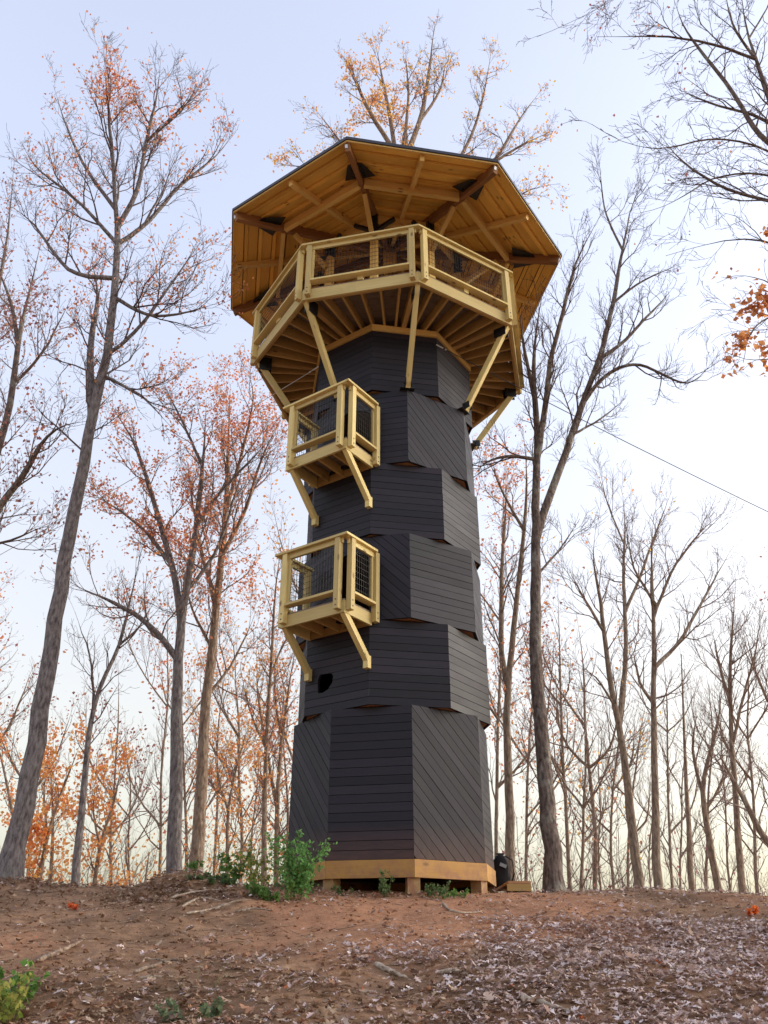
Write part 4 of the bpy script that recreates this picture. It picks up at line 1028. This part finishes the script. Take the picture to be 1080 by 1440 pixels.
def plant(name, label, base, n, h, spread_, leafsize, pal, seed, nl=26, stemr=.004, cat='plant', group=None, droop=.0):
    r = random.Random(seed); rng = np.random.default_rng(seed); lines = []; C = []; S = []
    for i in range(n):
        a = r.uniform(0, 2 * pi); q = r.random() ** .5 * spread_ * .35; p = Vector((base[0] + q * cos(a), base[1] + q * sin(a), float(gz(base[0] + q * cos(a), base[1] + q * sin(a))) - .01))
        d = Vector((cos(a) * r.uniform(.1, .7) * spread_ / h, sin(a) * r.uniform(.1, .7) * spread_ / h, 1)).normalized(); L = h * r.uniform(.55, 1.1); pts = [p]
        for k in range(5):
            d = (d + Vector((r.gauss(0, .12), r.gauss(0, .12), -droop * k))).normalized(); pts.append(pts[-1] + d * L / 5)
        lines.append((pts, [stemr * (1 - .15 * k) for k in range(6)]))
        for k in range(nl):
            f = .2 + .8 * r.random(); x = f * 5; j = min(int(x), 4); c = pts[j].lerp(pts[j + 1], x - j)
            e = c + Vector((r.gauss(0, 1), r.gauss(0, 1), r.gauss(0, .6))) * L * .13 * (1.2 - f * .6); lines.append(([c, (c + e) / 2 + Vector((0, 0, .01)), e], [stemr * .5, stemr * .4, stemr * .25]))
            for w in range(3): C.append(np.array(c.lerp(e, .4 + .3 * w))); S.append(leafsize * r.uniform(.6, 1.2))
    root = empty(name, (base[0], base[1], float(gz(base[0], base[1])))); tag(root, label, cat, group)
    V, F = tubes(lines, 3); np_mesh('stems', V, F, M['green_stem'], root, kind='stuff')
    V, F = leaf_quads(np.array(C), None, np.array(S), rng); P = np.array(pal); c = P[rng.integers(0, len(P), len(C))] * rng.uniform(.75, 1.2, (len(C), 1))
    np_mesh('leaves', V, F, M['leaf'], root, col=np.repeat(c, 5, 0), kind='stuff'); return root
M['green_stem'] = flat('green_stem', (.12, .13, .05), .7, .3)
G = [(.14, .26, .06), (.11, .21, .05), (.18, .30, .08)]; YG = [(.30, .34, .07), (.22, .30, .06), (.40, .38, .10)]; DG = [(.10, .17, .06), (.14, .20, .08)]
def gp(px, py): q = gpix(px, py); return (float(q[0]), float(q[1]))
plant('green_bush', 'leafy green bush at the left foot of the tower', gp(414, 1266), 16, .78, .30, .055, [(.15, .33, .09), (.11, .25, .07), (.20, .40, .12)], 1, 26, droop=.05, cat='bush')
plant('green_bush', 'low green plant trailing over the right side of the earth mound', gp(385, 1266), 8, .26, .5, .06, G, 2, 18, droop=.08, cat='bush')
plant('weed', 'small green weed on top of the earth mound', gp(300, 1242), 9, .22, .45, .055, DG, 3, 16, droop=.1)
plant('weed', 'tall thin green weed behind the earth mound beside the brown oak', (float(at(268, 1240, 12.6)[0]), 12.6), 5, .55, .5, .07, G, 4, 16, droop=.06)
plant('weed', 'yellow green weeds growing between the mound and the bush', (float(at(368, 1240, 12.3)[0]), 12.3), 9, .75, .5, .06, YG, 5, 14)
plant('weed', 'green leafy sprig standing behind the mound left of the yellow green weeds', (float(at(322, 1240, 12.5)[0]), 12.5), 6, .62, .4, .07, G, 6, 14)
plant('weed', 'spindly weed in front of the dark gap left of the middle footing post', (float(at(545, 1250, 11.72)[0]), 11.72), 6, .36, .25, .042, DG, 7, 12)
plant('weed', 'low weed against the tower foot right of the middle footing post', (float(at(622, 1250, 11.72)[0]), 11.72), 9, .24, .5, .042, DG, 8, 12)
plant('weed', 'small weed in the dark gap near the left footing post', (float(at(487, 1250, 11.75)[0]), 11.75), 5, .2, .25, .038, DG, 9, 10)
plant('weed', 'little sprawling weed near the right footing post', (float(at(648, 1250, 11.7)[0]), 11.7), 6, .15, .4, .045, G, 10, 10, droop=.1)
plant('leafy_weed', 'bright yellow green leafy weed in the bottom left corner', gp(14, 1440), 12, .30, .28, .045, YG, 11, 12)
plant('leafy_weed', 'darker green broad leaved weed behind the yellow green one at the left edge', gp(10, 1412), 6, .30, .28, .07, [(.16, .30, .06), (.12, .24, .05)], 12, 9)
plant('weed', 'pale grey green weed low in the leaves at bottom left of centre', gp(275, 1432), 7, .17, .4, .045, [(.20, .25, .14), (.15, .20, .10)], 13, 10)
plant('weed', 'thin dry forked weed standing in the dark soil at lower left of centre', gp(272, 1400), 4, .36, .45, .012, [(.35, .28, .16)], 14, 4, stemr=.0025)
plant('red_seedling', 'tiny seedling with flame orange leaves near the right end of the ridge', gp(1057, 1286), 4, .09, .11, .045, [(.80, .20, .04), (.70, .14, .03)], 15, 8, stemr=.002)
plant('red_seedling', 'tiny seedling with orange red leaves near the left end of the ridge', gp(100, 1280), 4, .09, .12, .045, [(.75, .17, .05), (.62, .12, .04)], 16, 8, stemr=.002)

# ------------------------------------------------------------------ cables, platform, gear at the tower foot
def cable(label, pts, r, mat, name='steel_cable'):
    P = []
    for a, b in zip(pts[:-1], pts[1:]):
        a = np.array(a); b = np.array(b); L = np.linalg.norm(b - a)
        for t in np.linspace(0, 1, 13)[:-1]: p = a + (b - a) * t; p = p + np.array([0, 0, -.012 * L * 4 * t * (1 - t)]); P.append(p)
    P.append(np.array(pts[-1])); V, F = tubes([([Vector(p) for p in P], [r] * len(P))], 6)
    root = empty(name, tuple(P[0])); tag(root, label, 'cable'); np_mesh('wire_rope', V, F, M[mat], root, smooth=True)
    d = (P[1] - P[0]) / np.linalg.norm(P[1] - P[0])
    MB().cyl(P[0] - d * .02, P[0] + d * .13, .012, 8).build('turnbuckle', M['galvanised'], root)
    MB().cyl(P[0] + d * .17, P[0] + d * .20, .016, 8).build('cable_clamp', M['galvanised'], root)
ar = pol(cang(1, False), RE + .01, 10.05); al = pol(cang(-1, False) - .05, RE + .01, 9.98)
far_r = at(1080, 709, 15.2); far_r = np.array(ar) + (far_r - np.array(ar)) * 2.2
cable('dark steel cable running from the tower top down to the right', [ar, far_r], .008, 'wire')
far_l = at(0, 772, 16.5); far_l = np.array(al) + (far_l - np.array(al)) * 1.7
cable('pale thin steel cable running from the tower top down to the left', [al, far_l], .007, 'galvanised')
st = empty('wooden_step', (1.75, 12.9, float(gz(1.75, 12.9)))); tag(st, 'low wooden step platform beside the right foot of the tower', 'platform')
zt = 0.875
for j in range(12): MB().beam((1.64, 12.75 + j * .142, zt - .019), (1.96, 12.75 + j * .142, zt - .019), .136, .036).build('plank', M['plywood'], st)
MB().beam((1.62, 12.70, zt - .085), (1.96, 12.70, zt - .085), .036, .09).build('front_board', M['joist_pine'], st)
MB().beam((1.94, 12.72, zt - .085), (1.94, 14.4, zt - .085), .036, .09).build('side_board', M['joist_pine'], st)
def bag():
    bx, by = 1.735, 14.2
    root = empty('black_gear_bag', (bx, by, zt)); tag(root, 'black gear pack with a pale patch standing on the wooden step', 'bag')
    prof = [(0, .10, .09), (.03, .125, .11), (.14, .13, .12), (.24, .115, .105), (.30, .125, .11), (.40, .115, .10), (.47, .07, .07), (.49, .02, .02)]
    n = 14; Vv = []
    for z, a, b in prof:
        for i in range(n):
            t = 2 * pi * i / n; e = 1 + .10 * sin(3 * t + z * 14) + .05 * sin(5 * t - z * 25); c, d = cos(t), sin(t)
            Vv.append((bx + a * e * math.copysign(abs(c) ** .7, c), by + b * e * math.copysign(abs(d) ** .7, d), zt + .002 + z))
    Ff = [[k * n + i, k * n + (i + 1) % n, (k + 1) * n + (i + 1) % n, (k + 1) * n + i] for k in range(len(prof) - 1) for i in range(n)]
    np_mesh('body', np.array(Vv), np.array(Ff), M['black_fabric'], root, smooth=True)
    MB().beam((bx - .03, by - .125, zt + .34), (bx + .07, by - .125, zt + .30), .02, .05).build('patch', M['grey_plastic'], root)
    V, F = tubes([([Vector((bx + .07, by - .08, zt + .46)), Vector((bx + .17, by - .10, zt + .40)), Vector((bx + .19, by - .09, zt + .2)), Vector((bx + .13, by - .08, zt + .04))], [.012] * 4)], 6); np_mesh('strap', V, F, M['black_fabric'], root, smooth=True)
    MB().beam((bx - .06, by, zt + .50), (bx + .06, by, zt + .50), .03, .025).build('handle', M['black_fabric'], root)
M['black_fabric'] = flat('black_fabric', (.022, .02, .022), .8, .2)
bag()
